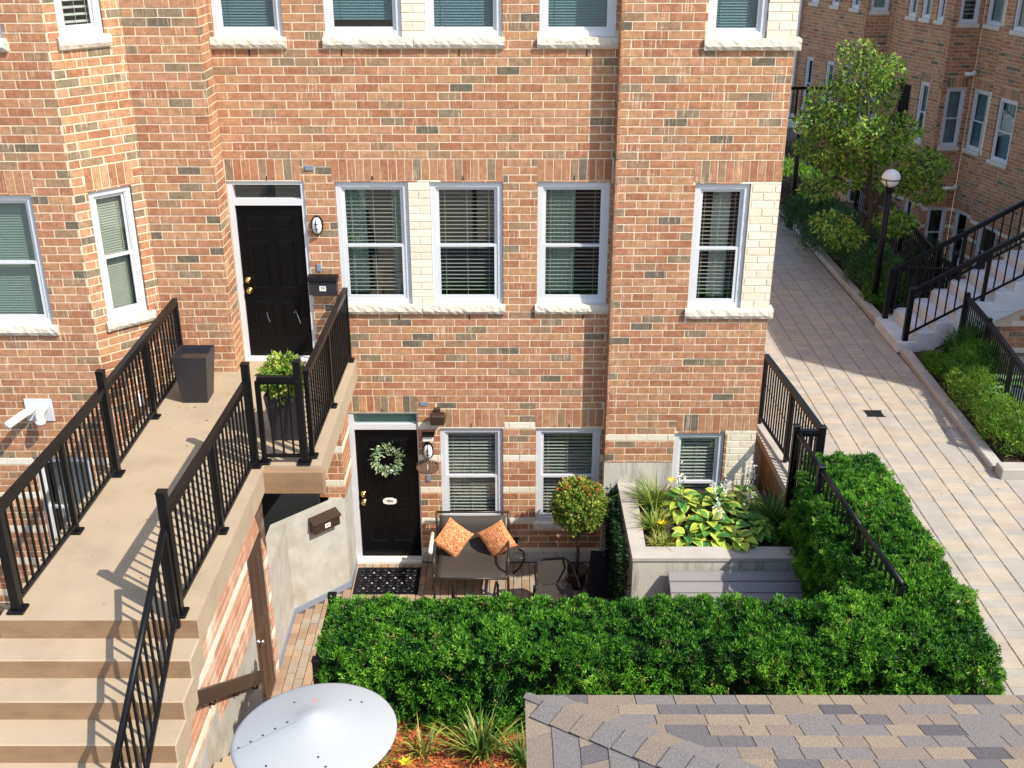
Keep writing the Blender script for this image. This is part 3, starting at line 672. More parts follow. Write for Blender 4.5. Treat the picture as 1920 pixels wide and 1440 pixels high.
b = MB((( -4.94, -1.0), (s, s))); b.bbox(.36, .47, .002, .03, 2.77, 2.93, .006); tag(b.obj('outlet_cover', 'pvc'), 'white outdoor outlet cover on the chamfered brick bay', 'outlet cover')

# ================================================================ RAISED LANDING WITH STAIRS
LZ = 3.1
lan = thing('entrance_stair', 'tan concrete landing and front stairs raised on a leached brick side wall', 'stairs', (-3.4, -3, 0))
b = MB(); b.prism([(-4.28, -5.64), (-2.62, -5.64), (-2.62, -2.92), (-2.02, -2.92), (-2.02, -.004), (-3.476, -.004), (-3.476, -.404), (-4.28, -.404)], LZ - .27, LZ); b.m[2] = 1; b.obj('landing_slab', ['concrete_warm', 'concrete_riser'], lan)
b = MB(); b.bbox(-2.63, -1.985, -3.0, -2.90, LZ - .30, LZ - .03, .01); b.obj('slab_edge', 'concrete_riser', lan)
N = 12; rise, run = .182, .287
for i in range(1, N):
    z = LZ - i * rise; y = -5.64 - (i - 1) * run
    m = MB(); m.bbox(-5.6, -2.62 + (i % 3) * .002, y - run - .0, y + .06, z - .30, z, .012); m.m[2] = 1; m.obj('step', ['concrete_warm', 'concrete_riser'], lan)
m = MB(); m.prism_x([(-5.60, LZ - .3), (-5.60, LZ - .55), (-5.60 - 11 * run, LZ - .55 - 11 * rise), (-5.60 - 11 * run, LZ - .35 - 11 * rise)], -5.5, -2.66); m.obj('stair_soffit', 'concrete_warm', lan)
sw = Wall((-2.82, -9.0), (0, 1), 6.6, 0, LZ - .275, [(5.74, 6.44, 0, 2.12)], [(5.72, 6.46, 2.13, 2.395)], (), 21, [(0, 4.2, 0, 1.5), (4.2, 5.74, 0, 1.28)], leach=True, seed=10)
def under(y, z): return z < LZ - .33 - max(0, (-5.62 - y)) / run * rise
sw.bricks = [q for q in sw.bricks if under(-9.0 + q[0], q[3])]
sb = Wall((-2.82, -9.0), (0, 1), 6.6, 0, LZ - .275, [(5.74, 6.44, 0, 2.12)], plain=[(0, 4.2, 0, 1.5), (4.2, 5.74, 0, 1.28)], seed=10)
# side wall backing follows the stair
mb = MB(sb.fr()); ys_ = [0, 1.0, 2.0, 3.36, 4.2, 5.48, 6.19, 6.6]
pol = lambda u: LZ - .30 - max(0, (-5.62 - (-9.0 + u))) / run * rise
us = [0, .5, 1, 1.5, 2, 2.5, 3, 3.38, 4.2, 5.74]
for a, c in zip(us[:-1], us[1:]):
    zc_ = 1.5 if c <= 4.2 else 1.28
    if pol(a) > zc_: mb.add([(a, -.005, zc_), (c, -.005, zc_), (c, -.005, pol(c)), (a, -.005, pol(a))], [(0, 1, 2, 3)])
    mb.add([(a, -.002, -.1), (c, -.002, -.1), (c, -.002, min(zc_, pol(c))), (a, -.002, min(zc_, pol(a)))], [(0, 1, 2, 3)], 1)
mb.add([(5.74, -.005, 2.12), (6.44, -.005, 2.12), (6.44, -.005, LZ - .28), (5.74, -.005, LZ - .28)], [(0, 1, 2, 3)])
mb.add([(6.44, -.005, -.1), (6.6, -.005, -.1), (6.6, -.005, LZ - .28), (6.44, -.005, LZ - .28)], [(0, 1, 2, 3)])
mb.add([(6.59, -.005, -.1), (6.59, -1.5, -.1), (6.59, -1.5, LZ - .28), (6.59, -.005, LZ - .28)], [(0, 1, 2, 3)])
for q in (5.737, 6.443): mb.add([(q, -.005, 0), (q, -.2, 0), (q, -.2, 2.12), (q, -.005, 2.12)], [(0, 1, 2, 3)])
sp = mb.obj('side_wall', ['mortar_pale', 'concrete_pale'], lan); emit_bricks([sw], sp, 120)
# brick end face and pier at the recess below the landing
we = Wall((-3.3, -2.4), (1, 0), .6, 0, LZ - .275, (), (), (), 21, seed=11); 
wp_ = Wall((-2.52, -.62), (1, 0), .34, 1.40, LZ - .275, (), (), (), 21, seed=12)
wq_ = Wall((-2.18, -.62), (0, 1), .615, 1.40, LZ - .275, (), (), (), 21, seed=13)
build_walls(lan, [wp_], 12, name='pier'); build_walls(lan, [wq_], 12, name='pier_return')
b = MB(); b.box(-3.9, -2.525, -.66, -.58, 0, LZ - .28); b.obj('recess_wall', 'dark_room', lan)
b = MB(); b.box(-4.24, -4.12, -5.6, -1.02, 0, LZ - .275); b.obj('left_support_wall', BR[2], lan)
b = MB(sw.fr()); b.box(5.745, 6.435, -.08, -.03, .01, 2.115); dd = panel_door(lan, sw, 5.775, 6.41, .04, 2.09, -.012, 'brown_door', False); b.obj('door_frame', 'brown_door', lan)
knob(dd, sw.fr(), 5.85, 1.0, -.012, .03, 'chrome')
cut = 0
# descending handrail on the side wall
t = thing('handrail', 'brown flat handrail sloping down the leached brick side wall', 'handrail', (-2.62, -4.7, .8))
b = MB(); b.bar((-2.75, -5.88, 2.44), (-2.75, -3.50, .80), .05, .13); b.obj('rail', 'brown_metal', t)
for q in (.04, .35, .66, .95):
    y = -5.88 + 2.38 * q; z = 2.44 - 1.64 * q; b = MB(); b.tube([(-2.817, y, z - .14), (-2.77, y, z - .14), (-2.75, y, z - .06)], .012, 6); b.obj('bracket', 'brown_metal', t)
b = MB(); b.tube([(-2.75, -5.90, 2.40), (-2.75, -5.9, 2.33)], .035, 8); b.obj('end_cap', 'black_metal', t)
# sunken stair flight below it
t = thing('lower_stair', 'narrow concrete steps going down to the sunken patio', 'stairs', (-2.25, -4.8, 0))
for i in range(9):
    m = MB(); m.bbox(-2.80 + (i % 2) * .003, -1.83 - (i % 2) * .003, -6.0 + i * .262, -6.0 + (i + 1) * .262 + .03, -.05, 1.5 - (i) * .167 - .0, .01); m.obj('step', 'concrete_warm', t)
# low concrete wing wall with folded plan
t = thing('wing_wall', 'low folded pale concrete wall beside the wreathed door', 'wall', (-2.5, -1, 0))
po = [(-2.195, -.03), (-2.205, -.60), (-2.85, -1.235), (-2.845, -2.42)]; pi_ = [(-2.40, -.03), (-2.40, -.69), (-3.03, -1.31), (-3.03, -2.42)]
b = MB(); b.prism(po + pi_[::-1], 0.0, 1.40)
b.obj('body', 'concrete_pale', t)
k = [(x + .022, y - .009) for x, y in po]; b = MB(); b.prism(k + [(x - .045, y + .015) for x, y in k[::-1]], 0.0, .085); b.obj('grey_skirting', 'grey_trim', t)
t = thing('mailbox', 'brown metal mailbox on the angled face of the pale concrete wall', 'mailbox', (-2.5, -.95, 1.0))
F_ = ((-2.85, -1.235), (.712, .702)); b = MB(F_); b.bbox(.34, .74, .002, .115, 1.10, 1.24, .006); b.obj('body', 'brown_metal', t)
b = MB(F_); b.add([(.325, .002, 1.31), (.755, .002, 1.31), (.755, .135, 1.25), (.325, .135, 1.25), (.325, .002, 1.297), (.755, .002, 1.297), (.755, .135, 1.237), (.325, .135, 1.237)], [(0, 1, 2, 3), (7, 6, 5, 4), (0, 4, 5, 1), (1, 5, 6, 2), (2, 6, 7, 3), (3, 7, 4, 0)]); b.obj('lid', 'brown_metal', t)
b = MB(F_); b.box(.50, .585, .1155, .119, 1.14, 1.20); b.obj('number_card', 'white_paint', t)
text_part('numerals', '78A', .034, (-2.85 + .542 * .712 + .1205 * .702, -1.235 + .542 * .702 - .1205 * .712, 1.17), Matrix.Rotation(math.atan2(.702, .712), 4, 'Z') @ Matrix.Rotation(R(90), 4, 'X'), 'black_metal', t, .0005)

# ================================================================ RAILINGS
def railing(label, pts, top=.98, gap=.09, posts=None, tall=1.16, base=True, step=.118, bw=.019, pw=.075, rail=(.062, .05), name='railing', post_z=None, group=None, drop_first=0, round_top=False, m='black_metal'):
    """pts: foot line of the fence (3D); posts: indices that carry a tall post; others get a thin intermediate one"""
    c = pts[len(pts) // 2]; t = thing(name, label, 'railing', c, group)
    tr = MB(); br = MB()
    for a, b in zip(pts[:-1], pts[1:]):
        A, B_ = Vector(a), Vector(b)
        if round_top: tr.tube([A + Vector((0, 0, top)), B_ + Vector((0, 0, top))], rail[0] / 2, 10)
        else:
            tr.bar(A + Vector((0, 0, top)), B_ + Vector((0, 0, top)), rail[0], rail[1]); tr.bar(A + Vector((0, 0, top - .045)), B_ + Vector((0, 0, top - .045)), rail[0] * .6, .035)
        br.bar(A + Vector((0, 0, gap)), B_ + Vector((0, 0, gap)), .036, .03)
        L = math.dist(a[:2], b[:2]); n = max(1, int(round(L / step)))
        sl_ = (b[2] - a[2]) / L if L else 0
        pk = MB(); h0, h1 = gap, top - .04; w2 = bw / 2
        d = ((b[0] - a[0]) / L, (b[1] - a[1]) / L)
        vs = []
        for (i, j) in ((-1, -1), (1, -1), (1, 1), (-1, 1)):
            vs.append((i * w2 * d[0] - j * w2 * d[1], i * w2 * d[1] + j * w2 * d[0], h0 + i * w2 * sl_))
        vs += [(x, y, z + h1 - h0) for x, y, z in vs]
        pk.add(vs, [(0, 1, 5, 4), (1, 2, 6, 5), (2, 3, 7, 6), (3, 0, 4, 7)]); me = pk.mesh('baluster', m)
        for i in range(1, n):
            q = i / n; ob('baluster', me, t, tuple(A + (B_ - A) * q))
    tr.obj('top_rail', m, t, smooth=round_top); br.obj('bottom_rail', m, t)
    for i, p in enumerate(pts):
        tallp = posts is None or i in posts
        h = tall if tallp else top - .03; q = pw / 2 if tallp else pw * .33
        if post_z and i in post_z: h = post_z[i]
        po = MB(); po.box(p[0] - q, p[0] + q, p[1] - q, p[1] + q, p[2], p[2] + h); po_ = po.obj('post', m, t)
        if tallp:
            cp = MB(); cp.bbox(p[0] - q - .006, p[0] + q + .006, p[1] - q - .006, p[1] + q + .006, p[2] + h + .0005, p[2] + h + .022, .006); cp.obj('post_cap', m, po_)
        if base:
            bs = MB(); e = q + .035; bs.bbox(p[0] - e, p[0] + e, p[1] - e, p[1] + e, p[2] + .0005, p[2] + .028, .008); bs.obj('base_plate', m, po_)
    return t
railing('black picket railing along the landing edge near the chamfered bay', [(-4.13, -.47, LZ), (-4.12, -1.75, LZ), (-4.11, -3.12, LZ), (-4.12, -4.25, LZ), (-4.16, -5.5, LZ)], posts={2, 4}, post_z={0: 1.0})
railing('black picket railing along the landing edge above the leached brick wall', [(-2.71, -2.93, LZ), (-2.745, -4.25, LZ), (-2.79, -5.55, LZ)], posts={0, 2})
railing('short black picket railing in front of the potted shrub', [(-2.62, -2.86, LZ), (-2.20, -2.86, LZ)], posts={1}, base=True)
railing('black picket railing from the landing corner up to the brick wall', [(-2.14, -2.72, LZ), (-2.12, -1.45, LZ), (-2.10, -.06, LZ)], posts=set())
sl_ = rise / run
railing('sloping black handrail going down the tan front stairs', [(-2.78, -5.66, LZ - .05), (-2.80, -7.2, LZ - .05 - 1.54 * sl_), (-2.82, -8.7, LZ - .05 - 3.04 * sl_)], top=.93, gap=.12, posts=set(), base=False, round_top=True, rail=(.055, .05), step=.115)
# alley side
railing('black picket railing on the low wall beside the alley path', [(3.60, 1.2, ZP + .1), (3.70, .0, ZP + .1), (3.78, -1.19, ZP + .1)], top=1.06, gap=.1, posts={2}, tall=1.10, base=False, step=.10)
railing('black railing return at the corner of the yew hedge', [(3.46, -1.2, ZP + .1), (3.74, -1.2, ZP + .1)], top=1.05, gap=.12, posts={0}, tall=1.12, base=False, step=.09)
railing('black rail running through the side hedge toward the front corner', [(3.47, -1.26, ZP + .1), (3.515, -2.17, ZP + .1), (3.60, -3.4, ZP + .1), (3.69, -4.45, ZP + .1)], top=1.05, gap=.12, posts={1}, tall=1.08, base=False, round_top=True, step=.12)
railing('low black rail at the free end of the front hedge', [(-1.77, -4.15, ZP - .05), (-1.76, -5.15, ZP - .05)], top=.80, gap=.1, posts={0, 1}, tall=.86, base=False, step=.12)
# retaining wall of the sunken patio
t = thing('retaining_wall', 'brown concrete retaining wall under the alley railing', 'wall', (3.7, -1, 0))
b = MB(); b.prism([(3.50, 1.6), (3.62, -2.9), (3.72, -4.32), (3.84, -4.32), (3.86, -1.2), (3.74, 1.6)], -.1, ZP - .02); b.obj('wall_body', 'concrete_brown', t)
b = MB(); b.prism([(3.49, 1.6), (3.61, -2.85), (3.88, -2.85), (3.75, 1.6)], ZP - .018, ZP + .09); b.obj('coping', 'concrete', t)
t = thing('retaining_wall', 'concrete retaining wall below the long front hedge', 'wall', (1, -4.4, 0))
b = MB(); b.box(-1.8, 3.6, -4.55, -4.34, -.1, ZP + .04); b.obj('wall_body', 'concrete', t)

# ================================================================ POTS ON THE LANDING
def pot(label, x, y, s=1.):
    t = thing('planter_pot', label, 'planter', (x, y, LZ + .001))
    a, c, h = .145 * s, .205 * s, .60 * s; b = MB(); z = LZ + .002
    vs = [(x + i * q, y + j * q, z + hh) for (q, hh) in ((a, 0), (c, h), (c - .018, h), (c - .03, h - .10)) for (i, j) in ((-1, -1), (1, -1), (1, 1), (-1, 1))]
    fs = [(3, 2, 1, 0), (12, 13, 14, 15)]
    for r_ in (0, 4, 8):
        for k_ in range(4): fs.append((r_ + k_, r_ + (k_ + 1) % 4, r_ + 4 + (k_ + 1) % 4, r_ + 4 + k_))
    b.add(vs, fs); b.obj('pot_body', 'dark_plastic', t)
    b = MB(); q = c - .035; b.box(x - q, x + q, y - q, y + q, z + h - .13, z + h - .098); b.obj('soil', 'soil', t)
pot('empty dark tapered planter by the landing railing', -3.76, -1.2)
pot('dark tapered planter holding the bushy green shrub', -2.5, -2.2, .93)

# ================================================================ FOLIAGE TOOLS
def leafmat(name, c, rough=.45, tr=.25): return mat(name, srgb(*c), rough, .22, 6, trans=tr, spec=.35)
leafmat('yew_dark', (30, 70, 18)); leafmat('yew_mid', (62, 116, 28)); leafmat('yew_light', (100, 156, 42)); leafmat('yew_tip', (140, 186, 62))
leafmat('box_dark', (70, 92, 34)); leafmat('box_mid', (118, 138, 48)); leafmat('box_light', (164, 174, 74)); leafmat('box_rust', (190, 120, 60))
leafmat('leaf_dark', (56, 92, 34)); leafmat('leaf_mid', (96, 138, 46)); leafmat('leaf_light', (136, 172, 62)); leafmat('leaf_yellow', (172, 176, 80))
leafmat('blue_dark', (44, 78, 54)); leafmat('blue_mid', (66, 108, 72)); leafmat('blue_light', (96, 140, 92))
leafmat('ivy_dark', (22, 46, 24)); leafmat('ivy_mid', (36, 66, 32))
leafmat('hosta_gold', (214, 214, 92)); leafmat('hosta_green', (104, 158, 70)); leafmat('hosta_lime', (176, 200, 84)); leafmat('hosta_deep', (66, 120, 60))
leafmat('grass_green', (92, 126, 48)); leafmat('grass_lime', (146, 160, 64)); leafmat('grass_straw', (186, 170, 96)); leafmat('purple_leaf', (98, 84, 82))
leafmat('pale_green', (156, 186, 140)); leafmat('wreath_pale', (190, 204, 160)); leafmat('wreath_mid', (128, 156, 100)); leafmat('petal_white', (236, 236, 226)); leafmat('petal_yellow', (236, 208, 40))
mat('bark', srgb(78, 66, 56), .95, .3, 10, .7, 30, stretch=(1, 1, .3)); mat('twig', srgb(70, 52, 38), .95, .3, 10)
def unit(v): return v / np.maximum(np.linalg.norm(v, axis=1, keepdims=True), 1e-6)
def leaf_quads(P, Dr, Ln, Wd, fold=.25, spin=None):
    """diamond leaves: base P, direction Dr, length Ln, width Wd -> verts, quads"""
    n = len(P); rv = unit(rng.normal(size=(n, 3)))
    sd = unit(np.cross(Dr, rv)); up = np.cross(sd, Dr)
    Ln = Ln[:, None]; Wd = Wd[:, None]
    mid = P + Dr * Ln * .45
    V = np.stack([P, mid + sd * Wd / 2 + up * Wd * fold, P + Dr * Ln, mid - sd * Wd / 2 + up * Wd * fold], 1).reshape(-1, 3)
    return V, np.arange(4 * n).reshape(n, 4)
def tufts(P, Nrm, k, ln, wd, spread=.8, jit=.3):
    n = len(P); PP_ = np.repeat(P, k, 0) + rng.normal(size=(n * k, 3)) * ln * jit * .5
    Dr = unit(np.repeat(Nrm, k, 0) + rng.normal(size=(n * k, 3)) * spread)
    return leaf_quads(PP_, Dr, ln * rng.uniform(.6, 1.25, n * k), wd * rng.uniform(.7, 1.3, n * k))
def foliage(name, V, F, mats, wts, parent, per=1, kind=None, shade=None):
    n = len(F) // per; mi = rng.choice(len(mats), n, p=np.array(wts) / sum(wts)); mi = np.repeat(mi, per)
    if len(mi) < len(F): mi = np.concatenate([mi, np.zeros(len(F) - len(mi), int)])
    return ob(name, np_mesh(name, V, F, mats, mi), parent, kind=kind)
def lump(P, sc, amp, seed=0.):
    return np.array([noise.noise(Vector((p[0] * sc + seed, p[1] * sc, p[2] * sc))) for p in P]) * amp
def box_surface(x0, x1, y0, y1, z0, z1, dens, faces):
    P = []; Nn = []
    for f in faces:
        if f == 'top': A = (x1 - x0) * (y1 - y0); n = int(A * dens); P.append(np.c_[rng.uniform(x0, x1, n), rng.uniform(y0, y1, n), np.full(n, z1)]); Nn.append(np.tile((0, 0, 1.), (n, 1)))
        else:
            ax = 0 if f[0] == 'x' else 1; v = {'x-': x0, 'x+': x1, 'y-': y0, 'y+': y1}[f]; L = (y1 - y0) if ax == 0 else (x1 - x0); n = int(L * (z1 - z0) * dens)
            o = rng.uniform(y0, y1, n) if ax == 0 else rng.uniform(x0, x1, n); z = rng.uniform(z0, z1, n); vv = np.full(n, v); sg = -1. if f[1] == '-' else 1.
            P.append(np.c_[vv, o, z] if ax == 0 else np.c_[o, vv, z]); Nn.append(np.tile((sg, 0, 0) if ax == 0 else (0, sg, 0), (n, 1)))
    return np.concatenate(P), np.concatenate(Nn).astype(float)
def sprinkle(M):      # a few bare twigs and dry sprigs
    q = np.repeat(rng.random(len(M) // 9 + 1), 9)[:len(M)]; M = M.copy(); M[q < .022] = 4; M[q < .006] = 5; return M
def hedge(label, boxes, zt, faces_list, dens=900, seed=0.):
    cx = sum((b[0] + b[1]) / 2 for b in boxes) / len(boxes); cy = sum((b[2] + b[3]) / 2 for b in boxes) / len(boxes)
    t = thing('hedge', label, 'hedge', (cx, cy, ZP)); Vs, Fs, o, Ms = [], [], 0, []
    core = MB()
    for (x0, x1, y0, y1, z0, z1), faces in zip(boxes, faces_list):
        core.bbox(x0 + .11, x1 - .11, y0 + .15, y1 - .15, z0, z1 - .15, .03)
        for layer, (ins, dn) in enumerate(((0., 1.15), (.07, .6))):
            P, Nn = box_surface(x0 + ins, x1 - ins, y0 + ins, y1 - ins, z0, z1 - ins, dens * dn, faces)
            # rounded shoulders and lumpy clipped surface
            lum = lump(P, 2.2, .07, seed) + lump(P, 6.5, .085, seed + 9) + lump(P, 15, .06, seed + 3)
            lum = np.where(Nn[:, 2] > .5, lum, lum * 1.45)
            ex = np.minimum.reduce([np.abs(P[:, 0] - x0), np.abs(P[:, 0] - x1), np.abs(P[:, 1] - y0), np.abs(P[:, 1] - y1)])
            ez = np.abs(P[:, 2] - z1)
            rt = np.clip(1 - np.where(Nn[:, 2] > .5, ex, ez) / .14, 0, 1)
            cen = np.array([(x0 + x1) / 2, (y0 + y1) / 2, (z0 + z1) / 2]); 
            inw = np.where(Nn[:, 2:3] > .5, np.array([[0, 0, -1.]]), -Nn)
            P2 = P + Nn * lum[:, None] + inw * (rt ** 2 * .07)[:, None]
            keep = lum > (-.03 if layer == 0 else -9)
            P2, Nk = P2[keep], Nn[keep]; Nk = unit(Nk + np.array([0, 0, .55]))
            V, F = tufts(P2 - Nk * .02, Nk, 9, .040, .0125, .75, .5)
            Vs.append(V); Fs.append(F + o); o += len(V)
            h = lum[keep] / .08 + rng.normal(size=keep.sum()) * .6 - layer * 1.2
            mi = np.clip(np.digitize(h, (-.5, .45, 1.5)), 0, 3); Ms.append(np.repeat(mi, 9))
    # stray shoots along the top
    core.obj('dark_core', 'ivy_dark', t)  # solid core added to block light, coloured dark as shade in the gaps
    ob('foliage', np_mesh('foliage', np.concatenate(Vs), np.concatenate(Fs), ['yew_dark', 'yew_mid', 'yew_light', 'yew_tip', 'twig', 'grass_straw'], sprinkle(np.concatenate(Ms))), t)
    return t
HT = 2.42
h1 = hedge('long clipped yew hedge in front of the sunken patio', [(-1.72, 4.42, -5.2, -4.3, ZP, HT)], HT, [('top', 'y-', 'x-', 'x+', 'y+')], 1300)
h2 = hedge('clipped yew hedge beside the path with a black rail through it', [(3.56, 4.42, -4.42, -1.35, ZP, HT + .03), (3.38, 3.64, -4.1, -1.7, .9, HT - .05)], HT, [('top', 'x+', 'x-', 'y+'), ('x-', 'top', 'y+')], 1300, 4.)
# long stray shoots
V, F = [], []
# ---- shrub in the pot
def ball_shrub(name, label, cat, c, rad, mats, wts, n, ln, wd, k=6, base=None, lumps=.12, stem=None, squash=(1, 1, 1), up=.3):
    t = thing(name, label, cat, base or (c[0], c[1], c[2] - rad))
    d = unit(rng.normal(size=(n, 3))); r_ = rad * rng.uniform(.45, 1., n) ** .5
    lm = lump(d * 1.0, 2.6, lumps * rad * 2.2, c[0] * 3)
    P = np.array(c) + d * (r_ + lm)[:, None] * np.array(squash)
    V, F = tufts(P, unit(d + np.array([0, 0, up])), k, ln, wd, .9, .6); foliage('foliage', V, F, mats, wts, t, k)
    if stem:
        b = MB(); b.tube(stem[0], stem[1], 8); b.obj('stem', 'bark', t, smooth=True)
    return t
ball_shrub('potted_shrub', 'bushy light green shrub growing in the dark planter', 'shrub', (-2.5, -2.2, 3.80), .215, ['leaf_mid', 'leaf_light', 'leaf_yellow', 'grass_lime'], [3, 4, 3, 2], 420, .075, .035, 5, (-2.5, -2.2, 3.55), stem=([(-2.5, -2.2, 3.5), (-2.5, -2.2, 3.75)], .012), squash=(1.0, 1, 1.05))
# ---- wreath
t = thing('wreath', 'pale green leaf wreath hung on the lower black door', 'wreath', (-1.685, .05, 1.64))
n = 330; a = rng.uniform(0, 2 * math.pi, n); rr = .152 + rng.normal(size=n) * .032
P = np.c_[-1.685 + rr * np.cos(a), .01 - np.abs(rng.normal(size=n)) * .025, 1.64 + rr * np.sin(a) * 1.02]
Dr = unit(np.c_[np.cos(a + .6), -.5 - rng.uniform(0, .8, n), np.sin(a + .6)] + rng.normal(size=(n, 3)) * .45)
V, F = leaf_quads(P, Dr, rng.uniform(.05, .085, n), rng.uniform(.02, .032, n)); foliage('leaves', V, F, ['wreath_pale', 'wreath_mid', 'pale_green', 'petal_white'], [4, 3, 3, 1], t)
b = MB(); b.tube([(-1.685 +   .152 * math.cos(q), .03, 1.64 + .152 * math.sin(q)) for q in np.linspace(0, 2 * math.pi, 25)], .014, 6, cap=False); b.obj('ring', 'twig', t)

# ================================================================ SUNKEN PATIO
t = thing('doormat', 'black openwork rubber doormat before the lower door', 'doormat', (-1.71, -.47, .004))
b = MB(); b.bbox(-2.15, -1.27, -.80, -.16, .003, .014, .004); b.obj('mat_base', 'black_metal', t)
sc_ = MB()
for i in range(8):
    for j in range(5):
        cx, cy = -2.07 + i * .103, -.73 + j * .125
        sc_.tube([(cx + .04 * math.cos(q) * (1 - .09 * q), cy + .045 * math.sin(q) * (1 - .09 * q), .02) for q in np.linspace(0, 6.3, 12)], .007, 5)
sc_.obj('scrollwork', 'dark_plastic', t, kind='stuff')
ft = MB(); [ft.lathe([(.016, 0), (.012, .004), (.001, .005)], (-2.02 + i * .103, -.67 + j * .125, .014), 8) for i in range(7) for j in range(4) if (i + j) % 2 == 0]; ft.obj('pale_studs', 'concrete', t, kind='stuff')
# loveseat
mat('sling', srgb(60, 53, 47), .7, .12, 60, .15, 90, stretch=(1, 8, 8)); mat('sofa_frame', srgb(48, 42, 38), .4, .1, 10)
t = thing('loveseat', 'brown sling patio loveseat below the ground floor window', 'loveseat', (-.54, -.7, 0))
xl, xr = -1.03, -.05
b = MB(); vs = []
prof = [(-.16, .86), (-.20, .70), (-.24, .55), (-.29, .44), (-.36, .40), (-.60, .41), (-.85, .435), (-.97, .42), (-1.0, .40)]
for x in np.linspace(xl + .035, xr - .035, 13):
    for (y, z) in prof: vs.append((x, y, z - .012 * math.sin(math.pi * (x - xl) / (xr - xl))))
K = len(prof); b.add(vs, [(i * K + j, (i + 1) * K + j, (i + 1) * K + j + 1, i * K + j + 1) for i in range(12) for j in range(K - 1)]); so_ = b.obj('sling_seat', 'sling', t, smooth=True)
so_.modifiers.new('thick', 'SOLIDIFY').thickness = .012
for x in (xl, xr):
    b = MB(); b.tube([(x, -.13, .90), (x, -.19, .70), (x, -.24, .52), (x, -.30, .42), (x, -.45, .39), (x, -.95, .42), (x, -1.0, .40)], .019, 8)
    b.tube([(x, -.20, .64), (x, -.35, .66), (x, -.85, .64), (x, -.93, .60), (x, -.95, .45), (x, -.98, .01)], .018, 8); b.tube([(x, -.28, .44), (x, -.14, .22), (x, -.10, .01)], .018, 8)
    b.obj('side_frame', 'sofa_frame', t, smooth=True)
for (y, z) in ((-.13, .89), (-1.0, .39), (-.30, .38)):
    b = MB(); b.tube([(xl, y, z), (xr, y, z)], .016, 8); b.obj('crossbar', 'sofa_frame', t, smooth=True)
b = MB(); b.tube([(xl - .055, -.30, .655), (xl - .055, -.78, .645)], .028, 8); b.obj('armrest', 'pvc', t, smooth=True)
# cushions
def cushion_mat():
    m = bpy.data.materials.new('cushion_fabric'); m.use_nodes = True; T_ = m.node_tree; b = T_.nodes['Principled BSDF']; b.inputs['Roughness'].default_value = .9
    tc = T_.nodes.new('ShaderNodeTexCoord'); v = T_.nodes.new('ShaderNodeTexVoronoi'); v.inputs['Scale'].default_value = 36; v.feature = 'DISTANCE_TO_EDGE'
    nz = T_.nodes.new('ShaderNodeTexNoise'); nz.inputs['Scale'].default_value = 9
    mp = T_.nodes.new('ShaderNodeMix'); mp.data_type = 'VECTOR'; mp.inputs[0].default_value = .12
    T_.links.new(tc.outputs['Object'], mp.inputs[4]); T_.links.new(nz.outputs['Color'], mp.inputs[5]); T_.links.new(mp.outputs[1], v.inputs['Vector'])
    r_ = T_.nodes.new('ShaderNodeValToRGB'); r_.color_ramp.elements[0].position = .10; r_.color_ramp.elements[1].position = .17
    r_.color_ramp.elements[0].color = (*srgb(186, 80, 30), 1); r_.color_ramp.elements[1].color = (*srgb(226, 186, 132), 1)
    T_.links.new(v.outputs[0], r_.inputs[0]); T_.links.new(r_.outputs[0], b.inputs['Base Color']); MATS['cushion_fabric'] = m
cushion_mat()
def cushion(label, c, rot, S=.40):
    n = 14; V = []; F = []
    for sgn in (1, -1):
        o = len(V)
        for i in range(n + 1):
            for j in range(n + 1):
                x, y = i / n * 2 - 1, j / n * 2 - 1; e = max(0, (1 - x ** 2)) * max(0, (1 - y ** 2)); k = 1 - .10 * (1 - x * x * y * y) * (abs(x) ** 6 + abs(y) ** 6) / 1.6
                V.append((x * S / 2 * k, sgn * .075 * e ** .42 + .004 * noise.noise(Vector((x * 3, y * 3, sgn))), y * S / 2 * k))
        for i in range(n):
            for j in range(n):
                q = [o + i * (n + 1) + j, o + (i + 1) * (n + 1) + j, o + (i + 1) * (n + 1) + j + 1, o + i * (n + 1) + j + 1]; F.append(q if sgn < 0 else q[::-1])
    b = MB(); b.add(V, F); me = b.mesh('cushion', 'cushion_fabric', True); o_ = ob('cushion', me, None, c); o_.rotation_euler = rot; tag(o_, label, 'cushion')
cushion('orange patterned cushion standing on its corner at the door end', (-.80, -.42, .645), (R(-22), R(42), R(6)), .43)
cushion('orange patterned cushion leaning at the tree end of the seat', (-.20, -.43, .64), (R(-20), R(52), R(-32)), .42)
